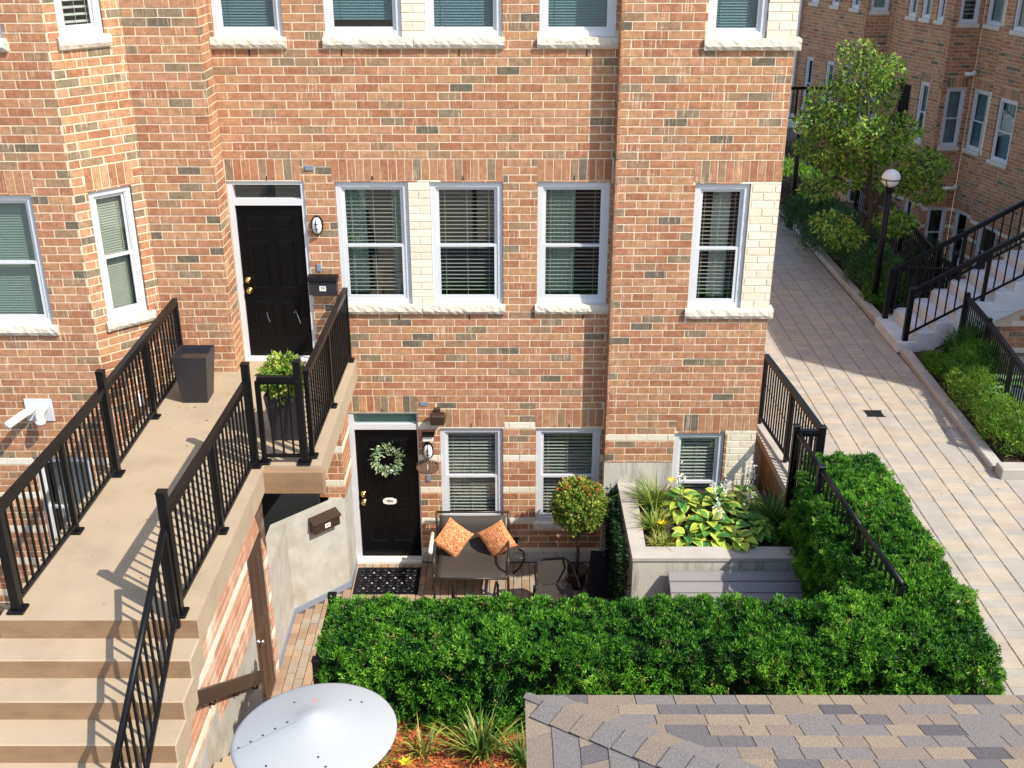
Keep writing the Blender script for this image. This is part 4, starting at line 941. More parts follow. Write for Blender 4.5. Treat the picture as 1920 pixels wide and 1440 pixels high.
# metal chairs mostly hidden by the hedge
def tub_chair(label, cx, cy, ang):
    t = thing('patio_chair', label, 'chair', (cx, cy, 0)); M_ = Matrix.Translation((cx, cy, 0)) @ Matrix.Rotation(ang, 4, 'Z')
    def tb(name, pts, r_, m='black_metal'):
        b = MB(); b.tube([M_ @ Vector(p) for p in pts], r_, 8); b.obj(name, m, t, smooth=True)
    tb('arm_hoop', [(-.29, -.26, .02), (-.29, -.25, .62), (-.27, -.22, .68), (-.24, .18, .72), (-.15, .27, .76), (.15, .27, .76), (.24, .18, .72), (.27, -.22, .68), (.29, -.25, .62), (.29, -.26, .02)], .015)
    b = MB(); b.add([tuple(M_ @ Vector(p)) for p in [(-.25, -.26, .42), (.25, -.26, .42), (.24, .2, .40), (-.24, .2, .40), (-.25, -.26, .405), (.25, -.26, .405), (.24, .2, .385), (-.24, .2, .385)]], [(0, 1, 2, 3), (7, 6, 5, 4), (0, 4, 5, 1), (1, 5, 6, 2), (2, 6, 7, 3), (3, 7, 4, 0)]); b.obj('sling_seat', 'sling', t)
    b = MB(); b.add([tuple(M_ @ Vector(p)) for p in [(-.2, .2, .42), (.2, .2, .42), (.19, .28, .75), (-.19, .28, .75), (-.2, .212, .42), (.2, .212, .42), (.19, .292, .75), (-.19, .292, .75)]], [(0, 1, 2, 3), (7, 6, 5, 4), (0, 4, 5, 1), (1, 5, 6, 2), (2, 6, 7, 3), (3, 7, 4, 0)]); b.obj('backrest', 'sling', t)
    for x in (-.24, .24): tb('leg', [(x, .2, .4), (x, .3, .02)], .014)
tub_chair('black metal patio chair beside the potted topiary', .55, -1.35, R(6))
tub_chair('black metal patio chair with only its hoop above the hedge', -.47, -1.72, R(180))
# topiary
t = ball_shrub('topiary_tree', 'round clipped topiary with bronzed tips in front of the window', 'topiary', (.885, -.62, 1.27), .36, ['box_dark', 'box_mid', 'box_light', 'leaf_yellow', 'leaf_mid'], [4, 5, 4, 2, 3], 1500, .05, .026, 5, (.885, -.62, .0), lumps=.05,
               stem=([(.87, -.60, .18), (.885, -.62, .5), (.88, -.61, .8), (.885, -.62, 1.15)], [.024, .02, .022, .015]), squash=(1.0, 1.0, .97))
n = 45; d = unit(rng.normal(size=(n, 3)) + np.array([0, -.25, 1.3])); P = np.array((.885, -.62, 1.27)) + d * .37; P = P[P[:, 2] > 1.50]; d = unit(P - np.array((.885, -.62, 1.27)))
V, F = tufts(P, d, 5, .05, .026, .8, .5); foliage('bronzed_tips', V, F, ['box_rust', 'leaf_yellow'], [1, 1], t, 5, kind='stuff')
tp = thing('topiary_pot', 'round dark pot at the foot of the clipped topiary', 'pot', (.87, -.6, 0))
b = MB(); b.lathe([(.001, .003), (.11, .003), (.15, .24), (.165, .25), (.165, .27), (.14, .27), (.135, .2), (.001, .2)], (.87, -.6, 0), 24); b.obj('pot_body', 'brown_metal', tp, smooth=True)
# folded dark cover leaning by the wall
b = MB(); b.add([(1.0, -.98, .02), (1.38, -.86, .02), (1.38, -.62, .02), (1.0, -.70, .02), (1.04, -.84, .72), (1.20, -.80, .66), (1.20, -.72, .64), (1.05, -.74, .66)], [(0, 3, 2, 1), (4, 5, 6, 7), (0, 1, 5, 4), (1, 2, 6, 5), (2, 3, 7, 6), (3, 0, 4, 7)]); tag(b.obj('draped_cover', 'dark_plastic'), 'dark grey fabric cover draped over something below the topiary', 'cover')
t = thing('outdoor_tap', 'black garden tap with a curved hose beside the loveseat', 'tap', (.06, -.01, .3))
b = MB(); b.tube([(.06, -.001, .36), (.06, -.07, .36)], .02, 8); b.tube([(.06, -.06, .36), (.06, -.09, .30)], .016, 8); b.tube([(.06, -.065, .37), (.06, -.065, .42)], .012, 8); b.tube([(.02, -.065, .43), (.10, -.065, .43)], .012, 8); b.obj('valve', 'black_metal', t, smooth=True)
b = MB(); b.tube([(.02, -.07, .32), (.10, -.10, .26)], .016, 8); b.obj('brass_nozzle', 'chrome', t, smooth=True)
b = MB(); b.tube([(.10, -.10, .27), (.16, -.12, .24), (.17, -.16, .14), (.10, -.22, .04), (.02, -.3, .015)], .012, 8); b.obj('hose', 'black_metal', t, smooth=True)
# raised concrete planter
PT = 1.40
t = thing('planter_wall', 'raised concrete planter with yellow hostas under the bay window', 'planter', (2.5, -1.1, 0))
b = MB(); b.prism([(1.425, -.222), (1.445, -2.06), (3.49, -2.06), (3.49, -1.83), (1.61, -1.83), (1.64, -.222)], 0, PT - .045); b.obj('wall_body', 'concrete_streaked', t)
b = MB(); b.prism([(1.415, -.224), (1.435, -2.075), (3.495, -2.075), (3.495, -1.815), (1.62, -1.815), (1.65, -.224)], PT - .043, PT); b.obj('coping', 'concrete', t)
b = MB(); b.box(1.63, 3.49, -1.825, -.225, .9, PT - .12); b.obj('soil', 'soil', t)
def ivy(label, pts_fn, n, mats, wts, name='ivy', ln=.045):
    P, Nn = pts_fn(n); t = thing(name, label, 'ivy', tuple(P.mean(0) * (1, 1, 0))); V, F = tufts(P, Nn, 4, ln, ln * .6, .8, .8); foliage('leaves', V, F, mats, wts, t, 4)
ivy('dark small-leaved creeper covering the planter side by the topiary', lambda n: (np.c_[1.40 - rng.uniform(0, .10, n), rng.uniform(-2.0, -.24, n), rng.uniform(.0, 1.33, n)], np.tile((-1, -.4, .6), (n, 1)).astype(float)), 2600, ['ivy_dark', 'ivy_mid', 'yew_dark'], [5, 3, 2])
# grey ribbed storage box
mat('grey_resin', srgb(136, 130, 128), .45, .05, 4)
t = thing('storage_box', 'grey ribbed storage bench standing in front of the concrete planter', 'storage box', (2.6, -2.45, 0))
b = MB(); b.bbox(1.92, 3.52, -2.76, -2.15, .01, 1.14, .015); b.obj('body', 'grey_resin', t)
for i in range(4):
    y1 = -2.12 - i * .155; z = 1.26 - i * .055
    b = MB(); b.prism_x([(y1, z - .09), (y1, z), (y1 - .03, z), (y1 - .14, z - .05), (y1 - .14, z - .12)], 1.86, 3.56); b.obj('lid_rib', 'grey_resin', t)

# ---- planting
def blades(c, n, ln, wd, spread=.8, arch=.9, seg=5, up0=1.):
    """arching grass blades as tapered strips"""
    V = []; F = []; c = np.array(c)
    for _ in range(n):
        a = rng.uniform(0, 2 * math.pi); L = ln * rng.uniform(.55, 1.15); lean = rng.uniform(.15, 1) * spread
        h = np.array([math.cos(a), math.sin(a), 0]); sd = np.array([-h[1], h[0], 0]); p = c + h * rng.uniform(0, .06) + rng.normal(size=3) * np.array([.03, .03, 0]); o = len(V)
        ar = arch * rng.uniform(.6, 1.3); tw = rng.normal() * .5
        for k in range(seg + 1):
            s_ = k / seg; wv = wd * (1 - s_ ** 2) * .5 + .0006; q = p + h * (L * lean * s_) + np.array([0, 0, L * (s_ * up0 - ar * .62 * s_ ** 2)])
            sdd = sd * math.cos(tw * s_) + np.array([0, 0, 1]) * math.sin(tw * s_); V += [q - sdd * wv, q + sdd * wv]
        F += [(o + 2 * k, o + 2 * k + 1, o + 2 * k + 3, o + 2 * k + 2) for k in range(seg)]
    return np.array(V), np.array(F)
def grass_clump(label, c, n, ln, wd=.016, mats=('grass_green', 'grass_lime', 'leaf_mid'), wts=(3, 3, 2), name='grass_clump', flowers=(), **k):
    t = thing(name, label, 'grass', c); V, F = blades(c, n, ln, wd, **k); foliage('blades', V, F, list(mats), list(wts), t, 5)
    for f in flowers:
        b = MB()
        for q in range(6):
            a = q * math.pi / 3; d = Vector((math.cos(a), math.sin(a), .5)); s_ = Vector((-math.sin(a), math.cos(a), 0)); o = Vector(f)
            b.add([o, o + d * .035 + s_ * .018, o + d * .07, o + d * .035 - s_ * .018], [(0, 1, 2, 3)])
        b.tube([(c[0], c[1], c[2]), f], .003, 4); b.obj('flower', 'petal_yellow', t)
    return t
zb = PT - .12
grass_clump('arching daylily clump at the planter end by the topiary wall', (1.86, -.75, zb), 260, .66, .014, spread=.75, flowers=((2.08, -.62, zb + .36),))
grass_clump('small daylily clump with a yellow flower at the planter corner', (1.80, -1.3, zb), 200, .48, .013, ('grass_lime', 'grass_green', 'grass_straw'), (4, 3, 2), spread=.8, flowers=((1.86, -1.42, zb + .2),))
grass_clump('low yellowish grass tuft inside the planter corner', (1.84, -1.66, zb), 160, .3, .012, ('grass_lime', 'grass_straw', 'grass_green'), (4, 3, 2))
grass_clump('dark green daylily clump at the planter end by the railing', (3.28, -1.2, zb), 320, .66, .015, ('leaf_dark', 'grass_green', 'leaf_mid'), (4, 3, 2), spread=.7)
grass_clump('second dark daylily clump between hostas and side hedge', (3.38, -1.62, zb), 130, .5, .014, ('leaf_dark', 'grass_green', 'yew_mid'), (4, 3, 2), spread=.7)
def broad_leaf(mb, base, az, L, Wd, tilt, droop, m0, m1):
    """heart-shaped leaf with paler rim"""
    out = Vector((math.cos(az), math.sin(az), 0)); sd = Vector((-math.sin(az), math.cos(az), 0)); st_ = [(0, .0), (.12, .34), (.3, .5), (.55, .46), (.78, .28), (1, 0)]
    def P(s_, w_): 
        z = math.sin(tilt) * s_ * L - droop * (s_ ** 2) * L + abs(w_) * Wd * .22
        return tuple(Vector(base) + out * (math.cos(tilt) * s_ * L) + sd * (w_ * Wd) + Vector((0, 0, z)))
    vs = []
    for (s_, w_) in st_: vs += [P(s_, -w_), P(s_, -w_ * .6), P(s_, 0), P(s_, w_ * .6), P(s_, w_)]
    for i in range(len(st_) - 1):
        for j in range(4): mb.add([vs[i * 5 + j], vs[i * 5 + j + 1], vs[(i + 1) * 5 + j + 1], vs[(i + 1) * 5 + j]], [(0, 1, 2, 3)], m1 if j in (0, 3) else m0)
def hosta(label, c, n, R_, H_, L, m=('hosta_lime', 'hosta_gold', 'hosta_green', 'hosta_deep'), flower=0, name='hosta'):
    t = thing(name, label, 'plant', c)
    mb_all = []
    for i in range(n):
        q = (i + .5) / n; az = i * 2.399 + rng.uniform(-.3, .3); rr_ = R_ * math.sqrt(q) * .7; hz = H_ * (1 - .75 * q) + rng.uniform(-.03, .03)
        mb = MB(); base = (c[0] + math.cos(az) * rr_ * .6, c[1] + math.sin(az) * rr_ * .6, c[2] + hz)
        k_ = rng.random(); broad_leaf(mb, base, az, L * rng.uniform(.75, 1.15), L * .72, .55 - q * .5, .35 + .3 * q, 0 if k_ < .5 else 2 if k_ < .8 else 3, 1 if k_ < .75 else 2)
        mb.tube([(c[0], c[1], c[2]), base], .004, 4, 2); mb.obj('leaf', list(m), t, smooth=True)
    for i in range(flower):
        a = rng.uniform(0, 6.28); p0 = Vector(c); p1 = p0 + Vector((math.cos(a) * .12, math.sin(a) * .12 - .03, H_ + .22 + rng.uniform(-.05, .1))); b = MB(); b.tube([p0, (p0 + p1) / 2 + Vector((0, 0, .05)), p1], .004, 5); b.obj('flower_stalk', 'hosta_green', t)
        n2 = 26; P = np.array(p1) + rng.normal(size=(n2, 3)) * np.array([.025, .025, .06]); V, F = leaf_quads(P, unit(rng.normal(size=(n2, 3)) + np.array([0, 0, -.5])), np.full(n2, .045), np.full(n2, .022)); foliage('flowers', V, F, ['petal_white'], [1], t, kind='stuff')
hosta('yellow-edged hosta in the middle of the concrete planter', (2.45, -1.45, zb), 44, .55, .30, .20, flower=2)
hosta('golden hosta with white flower spikes near the window', (2.62, -1.0, zb), 44, .52, .36, .195, flower=3)
hosta('greener variegated hosta beside the dark daylilies', (2.98, -1.40, zb), 40, .46, .26, .19, ('hosta_green', 'hosta_lime', 'hosta_deep', 'hosta_green'), flower=1)
hosta('lime hosta at the back of the planter below the sill', (2.22, -.85, zb), 30, .42, .30, .18, flower=2)
hosta('pale hosta spreading between the two golden ones', (2.75, -1.72, zb), 26, .40, .22, .19)
hosta('small hosta leaning over the planter coping', (2.16, -1.60, zb), 18, .32, .18, .18)
hosta('hosta with fading white flowers under the cream brick pier', (3.0, -.75, zb), 26, .4, .3, .17, flower=3)

# ================================================================ FRONT: mulch bed, grasses
def chips(name, rect, z, n, mats, wts, parent=None, ln=(.03, .08)):
    x0, x1, y0, y1 = rect; P = np.c_[rng.uniform(x0, x1, n), rng.uniform(y0, y1, n), z + rng.uniform(0, .03, n)]
    a = rng.uniform(0, 2 * math.pi, n); Dr = unit(np.c_[np.cos(a), np.sin(a), rng.normal(size=n) * .3]); V, F = leaf_quads(P, Dr, rng.uniform(*ln, n), rng.uniform(.008, .02, n), .1)
    return foliage(name, V, F, mats, wts, parent, kind='stuff')
b = MB(); nx, ny = 30, 12; vs = []
for i in range(nx + 1):
    for j in range(ny + 1):
        x = -1.75 + 2.6 * i / nx; y = -6.6 + 1.7 * j / ny; vs.append((x, y, ZP + .01 + .05 * noise.noise(Vector((x * 2, y * 2, 3))) + .03))
b.add(vs, [(i * (ny + 1) + j, (i + 1) * (ny + 1) + j, (i + 1) * (ny + 1) + j + 1, i * (ny + 1) + j + 1) for i in range(nx) for j in range(ny)]); mu = b.obj('mulch_bed', 'mulch', smooth=True); mu['kind'] = 'structure'
chips('bark_chips', (-1.75, .85, -6.6, -4.9), ZP + .045, 7000, ['mulch', 'mulch_light', 'mulch_dark', 'grass_straw'], [4, 4, 3, 1], mu)
grass_clump('large arching grass clump in the orange mulch by the hut roof', (-.28, -5.52, ZP + .03), 150, .62, .018, ('grass_green', 'grass_lime', 'grass_straw', 'leaf_dark'), (4, 3, 2, 2), spread=.75)
grass_clump('yellowing grass clump with a yellow flower in the mulch', (-.80, -5.50, ZP + .03), 70, .42, .014, ('grass_lime', 'grass_straw', 'grass_green'), (3, 4, 2), flowers=((-.93, -5.74, ZP + .16),))
grass_clump('thin sprawling straw grass beside the white lamp shade', (-1.25, -5.65, ZP + .03), 80, .5, .012, ('grass_straw', 'grass_lime', 'grass_green'), (4, 3, 2), spread=1.0, arch=1.2)
grass_clump('green grass clump half under the hut eave', (.12, -5.62, ZP + .03), 90, .5, .015, ('grass_green', 'leaf_dark', 'grass_lime'), (4, 3, 2))

# ================================================================ LAMP WITH WHITE DISC SHADE
LX, LY, LH = -.80, -9.70, 5.50
t = thing('disc_lamp', 'white conical disc lamp on a post beside the shingled roof', 'lamp post', (LX, LY, ZP))
mat('shade_white', srgb(172, 172, 170), .45, .07, 2.2, .06, 6, stain=(srgb(176, 180, 186),), stain_scale=3.5, stain_amt=.5)
prof = [(.001, .098), (.03, .094), (.06, .080), (.12, .062), (.22, .034), (.315, .010), (.330, .004), (.334, -.004), (.330, -.014), (.31, -.008), (.12, .03), (.03, .06)]
b = MB(); b.lathe(prof, (0, 0, 0), 64); sh = b.obj('shade', 'shade_white', t, smooth=True); sh.location = (LX, LY, LH); sh.rotation_euler = (R(-3), R(-3), 0); WM[sh.name] = sh.matrix_basis.copy()
def on_shade(px, r_): 
    z = np.interp(r_, [.03, .06, .12, .22, .315], [.094, .080, .062, .034, .010]); v = Vector((r_ * math.cos(px), r_ * math.sin(px), z)); return v
MS = Matrix.Translation((LX, LY, LH)) @ Matrix.Rotation(R(-3), 4, 'X') @ Matrix.Rotation(R(-3), 4, 'Y')
sn = MB(); a0 = R(197)
sn.lathe([(.005, 0), (.004, .003), (.001, .004)], (0, 0, 0), 10); rivet = sn.mesh('rivet', 'dark_plastic', True)
for (a, r_) in [(a0, .30), (a0 - .02, .25), (a0 - .05, .2), (a0 - .1, .15), (a0 - .2, .10), (R(125), .18), (R(50), .2), (R(40), .23), (R(235), .26), (R(248), .30), (R(285), .2), (R(290), .25)]:
    o_ = ob('rivet', rivet, t); o_.matrix_basis = MS @ Matrix.Translation(on_shade(a, r_)); 
b = MB(); b.tube([MS @ (on_shade(a0 + .02 + (r_ < .1) * .05, r_) + Vector((0, 0, .0008))) for r_ in (.06, .12, .2, .27, .322)], .0012, 4); b.obj('seam', 'grey_trim', t)
b = MB(); b.lathe([(.05, 0), (.05, .05), (.1, .10), (.1, .16), (.11, .34), (.1, .36)], (LX, LY, LH - .36), 20); b.obj('lantern', 'lamp_glass', t, smooth=True)
b = MB(); b.tube([(LX, LY, ZP), (LX, LY, LH - .34)], .05, 14); b.obj('post', 'black_metal', t, smooth=True)
rd = MB(); c_ = on_shade(R(96), .135); rd.add([c_ + Vector((x, y, .0012)) for x, y in ((-.016, 0), (0, -.012), (.016, 0), (0, .012))], [(0, 1, 2, 3)]); rd.v = [tuple(MS @ Vector(p)) for p in rd.v]; mat('red_mark', srgb(206, 130, 124), .6); rd.obj('red_sticker', 'red_mark', t)

# ================================================================ HUT WITH SHINGLED HIP ROOF
hx0, hy1, hz = .075, -8.40, 4.60; hx1, hy0 = 6.8, -12.0; PT_ = R(20); tp_ = math.tan(PT_)
hut = thing('hut', 'small brick hut with a grey and tan shingled hip roof', 'hut', (3.4, -10.2, ZP))
b = MB(); b.box(hx0 + .35, hx1 - .35, hy0 + .35, hy1 - .35, ZP - .1, hz - .06); b.obj('wall', BR[2], hut)
half = (hy1 - hy0) / 2; rz = hz + half * tp_
b = MB(); b.add([(hx0, hy1, hz), (hx1, hy1, hz), (hx1, hy0, hz), (hx0, hy0, hz), (hx0 + half, hy1 - half, rz), (hx1 - half, hy1 - half, rz)], [(0, 4, 5, 1), (1, 5, 2), (2, 5, 4, 3), (3, 4, 0), (0, 1, 2, 3)]); b.obj('roof_deck', 'joint_sand', hut)
b = MB(); b.box(hx0 + .03, hx1 - .03, hy0 + .03, hy1 - .03, hz - .12, hz - .012); b.obj('fascia', 'brown_metal', hut)
def shmat(n_, c): return mat(n_, srgb(*c), .95, .22, 90, .7, 160, spec=.1, stain=(tuple(min(1, q * 1.5) for q in srgb(*c)),), stain_scale=120, stain_amt=.55)
SHM = [shmat('shingle_tan', (148, 132, 116)), shmat('shingle_grey', (136, 128, 122)), shmat('shingle_slate', (104, 99, 98)), shmat('shingle_beige', (160, 142, 122)), shmat('shingle_dusk', (116, 110, 108))]
SHW = [5, 5, 1.1, 4, 2.2]; EX = .143; SHMESH = {}; rest = MB(); cand = []
def shingle(mb, wd, h, m=0):      # lies in local xy, butt edge at y=0, upslope +y
    t0, t1 = .009, .001
    mb.add([(.002, 0, 0), (wd - .002, 0, 0), (wd - .002, h, 0), (.002, h, 0), (.003, .002, t0), (wd - .003, .002, t0), (wd - .002, h, t1), (.002, h, t1)], [(4, 5, 6, 7), (0, 1, 5, 4), (1, 2, 6, 5), (3, 0, 4, 7)], m)
WDS = (.13, .17, .21, .26)
def roof_face(O, ux, up, L, n_rows, face):
    """O eave corner; ux along the eave; up the horizontal direction upslope"""
    rnd = random.Random(face * 13 + 5)
    for r_ in range(n_rows):
        s0 = r_ * EX * math.cos(PT_); a0, a1 = s0, L - s0
        if a1 - a0 < .3: break
        p = a0 + rnd.uniform(-.12, 0)
        while p < a1:
            wd = rnd.choice(WDS); m = rnd.choices(range(5), SHW)[0]; q0, q1 = max(p, a0 - .02), min(p + wd, a1 + .02)
            base = Vector((O[0] + ux[0] * q0 + up[0] * s0, O[1] + ux[1] * q0 + up[1] * s0, hz + s0 * tp_ + .006))
            M3 = Matrix((Vector((ux[0], ux[1], 0)), Vector((up[0] * math.cos(PT_), up[1] * math.cos(PT_), math.sin(PT_))), Vector((0, 0, 1)))).transposed(); M3.col[2] = M3.col[0].cross(M3.col[1])
            sgn = 1
            if M3.col[2].z < 0: M3.col[2] = -M3.col[2]
            M4 = Matrix.Translation(base) @ M3.to_4x4(); hs = EX * 1.5 * math.cos(PT_)
            full = abs(q1 - q0 - wd) < 1e-4 and q0 > s0 + hs and q1 < L - s0 - hs
            poly = None
            if not full:
                poly = [(q0, s0), (q1, s0), (q1, s0 + hs), (q0, s0 + hs)]
                for f_ in (lambda P_: P_[0] - P_[1], lambda P_: L - P_[0] - P_[1]):
                    out = []
                    for A0_, B0_ in zip(poly, poly[1:] + poly[:1]):
                        fa, fb = f_(A0_), f_(B0_)
                        if fa >= 0: out.append(A0_)
                        if fa * fb < 0: k__ = fa / (fa - fb); out.append((A0_[0] + (B0_[0] - A0_[0]) * k__, A0_[1] + (B0_[1] - A0_[1]) * k__))
                    poly = out
                poly = [(x - q0, (y - s0) / math.cos(PT_)) for x, y in poly]
                if len(poly) < 3: p += wd; continue
            cand.append((seen_size(*base, wd) if full else 0, M4, q1 - q0, m, wd, poly)); p += wd
roof_face((hx0, hy1), (1, 0), (0, -1), hx1 - hx0, 14, 1); roof_face((hx0, hy0), (0, 1), (1, 0), hy1 - hy0, 13, 2); roof_face((hx1, hy0), (-1, 0), (0, 1), hx1 - hx0, 14, 3); roof_face((hx1, hy1), (0, -1), (-1, 0), hy1 - hy0, 13, 4)
cand.sort(key=lambda c: -c[0])
for i, (s_, M4, wd, m, w0, poly) in enumerate(cand):
    if i < 250 and s_ > 0:
        key = (w0, m)
        if key not in SHMESH: mb = MB(); shingle(mb, w0, EX * 1.5); SHMESH[key] = mb.mesh('shingle', [SHM[m]])
        o_ = ob('shingle', SHMESH[key], hut); o_.matrix_basis = M4
    else:
        mb = MB()
        if poly is None: shingle(mb, wd, EX * 1.5)
        else:
            n_ = len(poly); zt = lambda y: .009 - .008 * y / (EX * 1.5)
            mb.add([(x, y, 0) for x, y in poly] + [(x, y, zt(y)) for x, y in poly], [tuple(range(n_, 2 * n_))] + [(k_, (k_ + 1) % n_, n_ + (k_ + 1) % n_, n_ + k_) for k_ in range(n_)])
        k0 = len(rest.v); rest.v += [tuple(M4 @ Vector(v)) for v in mb.v]; rest.f += [[k0 + q for q in f] for f in mb.f]; rest.m += [m] * len(mb.f)
rest.obj('shingle_field', SHM, hut, kind='stuff')
# hip caps
A_ = Vector((hx0, hy1, hz)); B_ = Vector((hx0 + half, hy1 - half, rz)); dv = (B_ - A_).normalized(); nC = int((B_ - A_).length / .15)
nA = Vector((0, math.sin(PT_), math.cos(PT_))); nB = Vector((-math.sin(PT_), 0, math.cos(PT_)))
wA = nA.cross(dv).normalized(); wA = wA if wA.x > 0 else -wA
wB = nB.cross(dv).normalized(); wB = wB if wB.y < 0 else -wB
for i in range(nC):
    p = A_ + dv * (i * .143 + .005); q = p + dv * .2; up = Vector((0, 0, 1)); CW = min(.125, .03 + i * .143 * .9)
    def ring(o, l0): return [o + wB * CW + up * (.014 + l0), o + up * (.022 + l0), o + wA * CW + up * (.014 + l0)]
    a = ring(p, .012); c = ring(q, 0); z = [v - up * .013 for v in a]
    mb = MB(); mb.add(a + c + z, [(0, 3, 4, 1), (1, 4, 5, 2), (6, 0, 1, 7), (7, 1, 2, 8)]); mb.obj('hip_cap', [SHM[random.choices(range(5), SHW)[0]]], hut)

# ================================================================ ALLEY
t = thing('drain_grate', 'small square black drain grate set in the paved path', 'drain', (5.44, 1.72, ZP))
b = MB(); b.box(5.315, 5.565, 1.625, 1.815, ZP - .03, ZP + .0035); b.obj('sump', 'dark_room', t)
for i in range(7): b = MB(); b.box(5.325 + i * .034, 5.325 + i * .034 + .018, 1.63, 1.81, ZP + .002, ZP + .008); b.obj('bar', 'black_metal', t)
b = MB(); b.box(5.30, 5.58, 1.81, 1.83, ZP - .005, ZP + .007); b.box(5.30, 5.58, 1.61, 1.63, ZP - .005, ZP + .007); b.obj('rim', 'black_metal', t)
# soil beds
for (rc, nm) in (((6.74, 7.74, -.1, 4.1), 'flower_bed'), ((6.74, 8.58, 5.75, 21), 'shrub_bed')):
    b = MB(); nx, ny = 10, 30; x0, x1, y0, y1 = rc
    vs = [(x0 + (x1 - x0) * i / nx, y0 + (y1 - y0) * j / ny, ZP + .04 + .03 * noise.noise(Vector((i * .7, j * .7, x0)))) for i in range(nx + 1) for j in range(ny + 1)]
    b.add(vs, [(i * (ny + 1) + j, (i + 1) * (ny + 1) + j, (i + 1) * (ny + 1) + j + 1, i * (ny + 1) + j + 1) for i in range(nx) for j in range(ny)]); o_ = b.obj(nm, 'soil', smooth=True); struct(o_)
    if nm == 'flower_bed': chips('bark_chips', rc, ZP + .06, 1500, ['mulch_dark', 'soil', 'mulch'], [4, 3, 2], o_)
# concrete stair rising to the right
rs = thing('porch_stair', 'grey concrete porch stair with black handrails off the alley path', 'stairs', (7.8, 4.8, ZP))
SX, SY0, SY1, SR, SN = 6.56, 4.17, 5.42, .178, .30
NS = 9
for i in range(NS):
    b = MB(); b.bbox(SX + i * SN, SX + (i + 1) * SN + .05, SY0 - (i % 3) * .002, SY1 + (i % 3) * .002, ZP + i * SR - (.02 if i == 0 else .16), ZP + (i + 1) * SR, .012); b.obj('step', 'concrete_grey', rs)
b = MB(); b.add([(x, y, z) for y in (SY0 + .004, SY1 - .004) for (x, z) in ((SX + SN, ZP + .0), (SX + NS * SN, ZP + (NS - 1) * SR - .02), (SX + NS * SN, ZP + (NS - 1) * SR - .28), (SX + SN * 1.3, ZP - .06))], [(0, 1, 2, 3), (7, 6, 5, 4), (0, 4, 5, 1), (1, 5, 6, 2), (2, 6, 7, 3), (3, 7, 4, 0)]); b.obj('stringer', 'concrete_grey', rs)
b = MB(); b.box(SX + NS * SN - .0, 11.6, SY0 - .02, SY1 + .8, ZP + NS * SR - .2, ZP + NS * SR + .003); b.obj('porch_slab', 'concrete_grey', rs)
wst = Wall((SX + .5, SY0 + .04), (1, 0), 4.4, -1.6, ZP + NS * SR - .21, (), (), (), None, seed=31)
wst.bands = None; wst.bricks = [(a, b, c, d, 8 if (round(c / CRS) % 5 == 0) else m, f) for a, b, c, d, m, f in wst.bricks if d < ZP - .10 + (a) * SR / SN - .02]
bb = MB(wst.fr()); bb.add([(0, -.009, -1.7), (4.4, -.009, -1.7), (4.4, -.009, ZP + NS * SR - .21), (2.2, -.009, ZP - .1 + 2.2 * SR / SN), (0, -.009, ZP - .1)], [(0, 1, 2, 3, 4)]); sp_ = bb.obj('support_wall', 'mortar_pale', rs); emit_bricks([wst], sp_, 30)
sl2_ = SR / SN
for (y, lab) in ((SY0 + .09, 'sloping black stair railing on the near side of the porch stair'), (SY1 - .07, 'sloping black stair railing on the far side of the porch stair')):
    railing(lab, [(SX + .14, y, ZP + SR), (SX + .14 + 1.2, y, ZP + SR + 1.2 * sl2_), (SX + .14 + 2.4, y, ZP + SR + 2.4 * sl2_)], top=.88, gap=.1, posts={0, 2}, tall=.92, step=.15, base=False, bw=.02, pw=.085, post_z={1: .86})
railing('black railing along the edge of the raised porch', [(SX + NS * SN + .1, SY0 + .05, ZP + NS * SR + .004), (10.4, SY0 + .05, ZP + NS * SR + .004)], top=1.0, posts={0, 1}, tall=1.05, step=.14)
railing('black railing at the back edge of the raised porch', [(SX + NS * SN + .1, SY1 + .7, ZP + NS * SR + .004), (10.4, SY1 + .7, ZP + NS * SR + .004)], top=1.0, posts={0, 1}, tall=1.05, step=.14)
railing('black picket fence along the sunlit flower bed', [(7.46, 3.98, ZP + .02), (7.33, 3.0, ZP + .02), (7.20, 1.95, ZP + .02), (7.06, .9, ZP + .02), (6.98, -.02, ZP + .02)][::-1] and [(7.50, 3.95, ZP + .02), (7.38, 2.75, ZP + .02), (7.20, 1.4, ZP + .02), (7.05, .15, ZP + .02)], top=1.06, gap=.1, posts={0, 1, 3}, tall=1.10, base=False, step=.10)
railing('dark picket fence around the sunken court behind the lamp', [(8.5, 13.5, ZP), (8.3, 9.5, ZP), (8.0, 6.6, ZP), (8.05, 6.0, ZP)], top=.95, posts={2, 3}, base=False, step=.14)
railing('short dark gate-like railing next to the lamp post', [(7.05, 6.05, ZP + .05), (7.55, 5.95, ZP + .05), (8.05, 5.9, ZP + .05)], top=.85, posts={0, 2}, tall=.9, base=False, step=.08)
# second concrete stair beyond the fence, descending into the court
t = thing('court_stair', 'pale concrete steps behind the flower bed fence', 'stairs', (8.7, 2.0, 0))
for i in range(7):
    b = MB(); b.bbox(8.0 + (i % 2) * .003, 9.6 - (i % 2) * .003, 3.2 - (i + 1) * .32, 3.2 - i * .32 + .02, -.2, 1.25 - i * .18, .012); b.obj('step', 'concrete_grey', t)
cf = MB(); cf.box(7.76, 39, -.1, 4.04, -.3, -.02); cf.box(8.6, 39, 5.71, 21.9, -1.75, -1.6); struct(cf.obj('court_floor', 'concrete'))
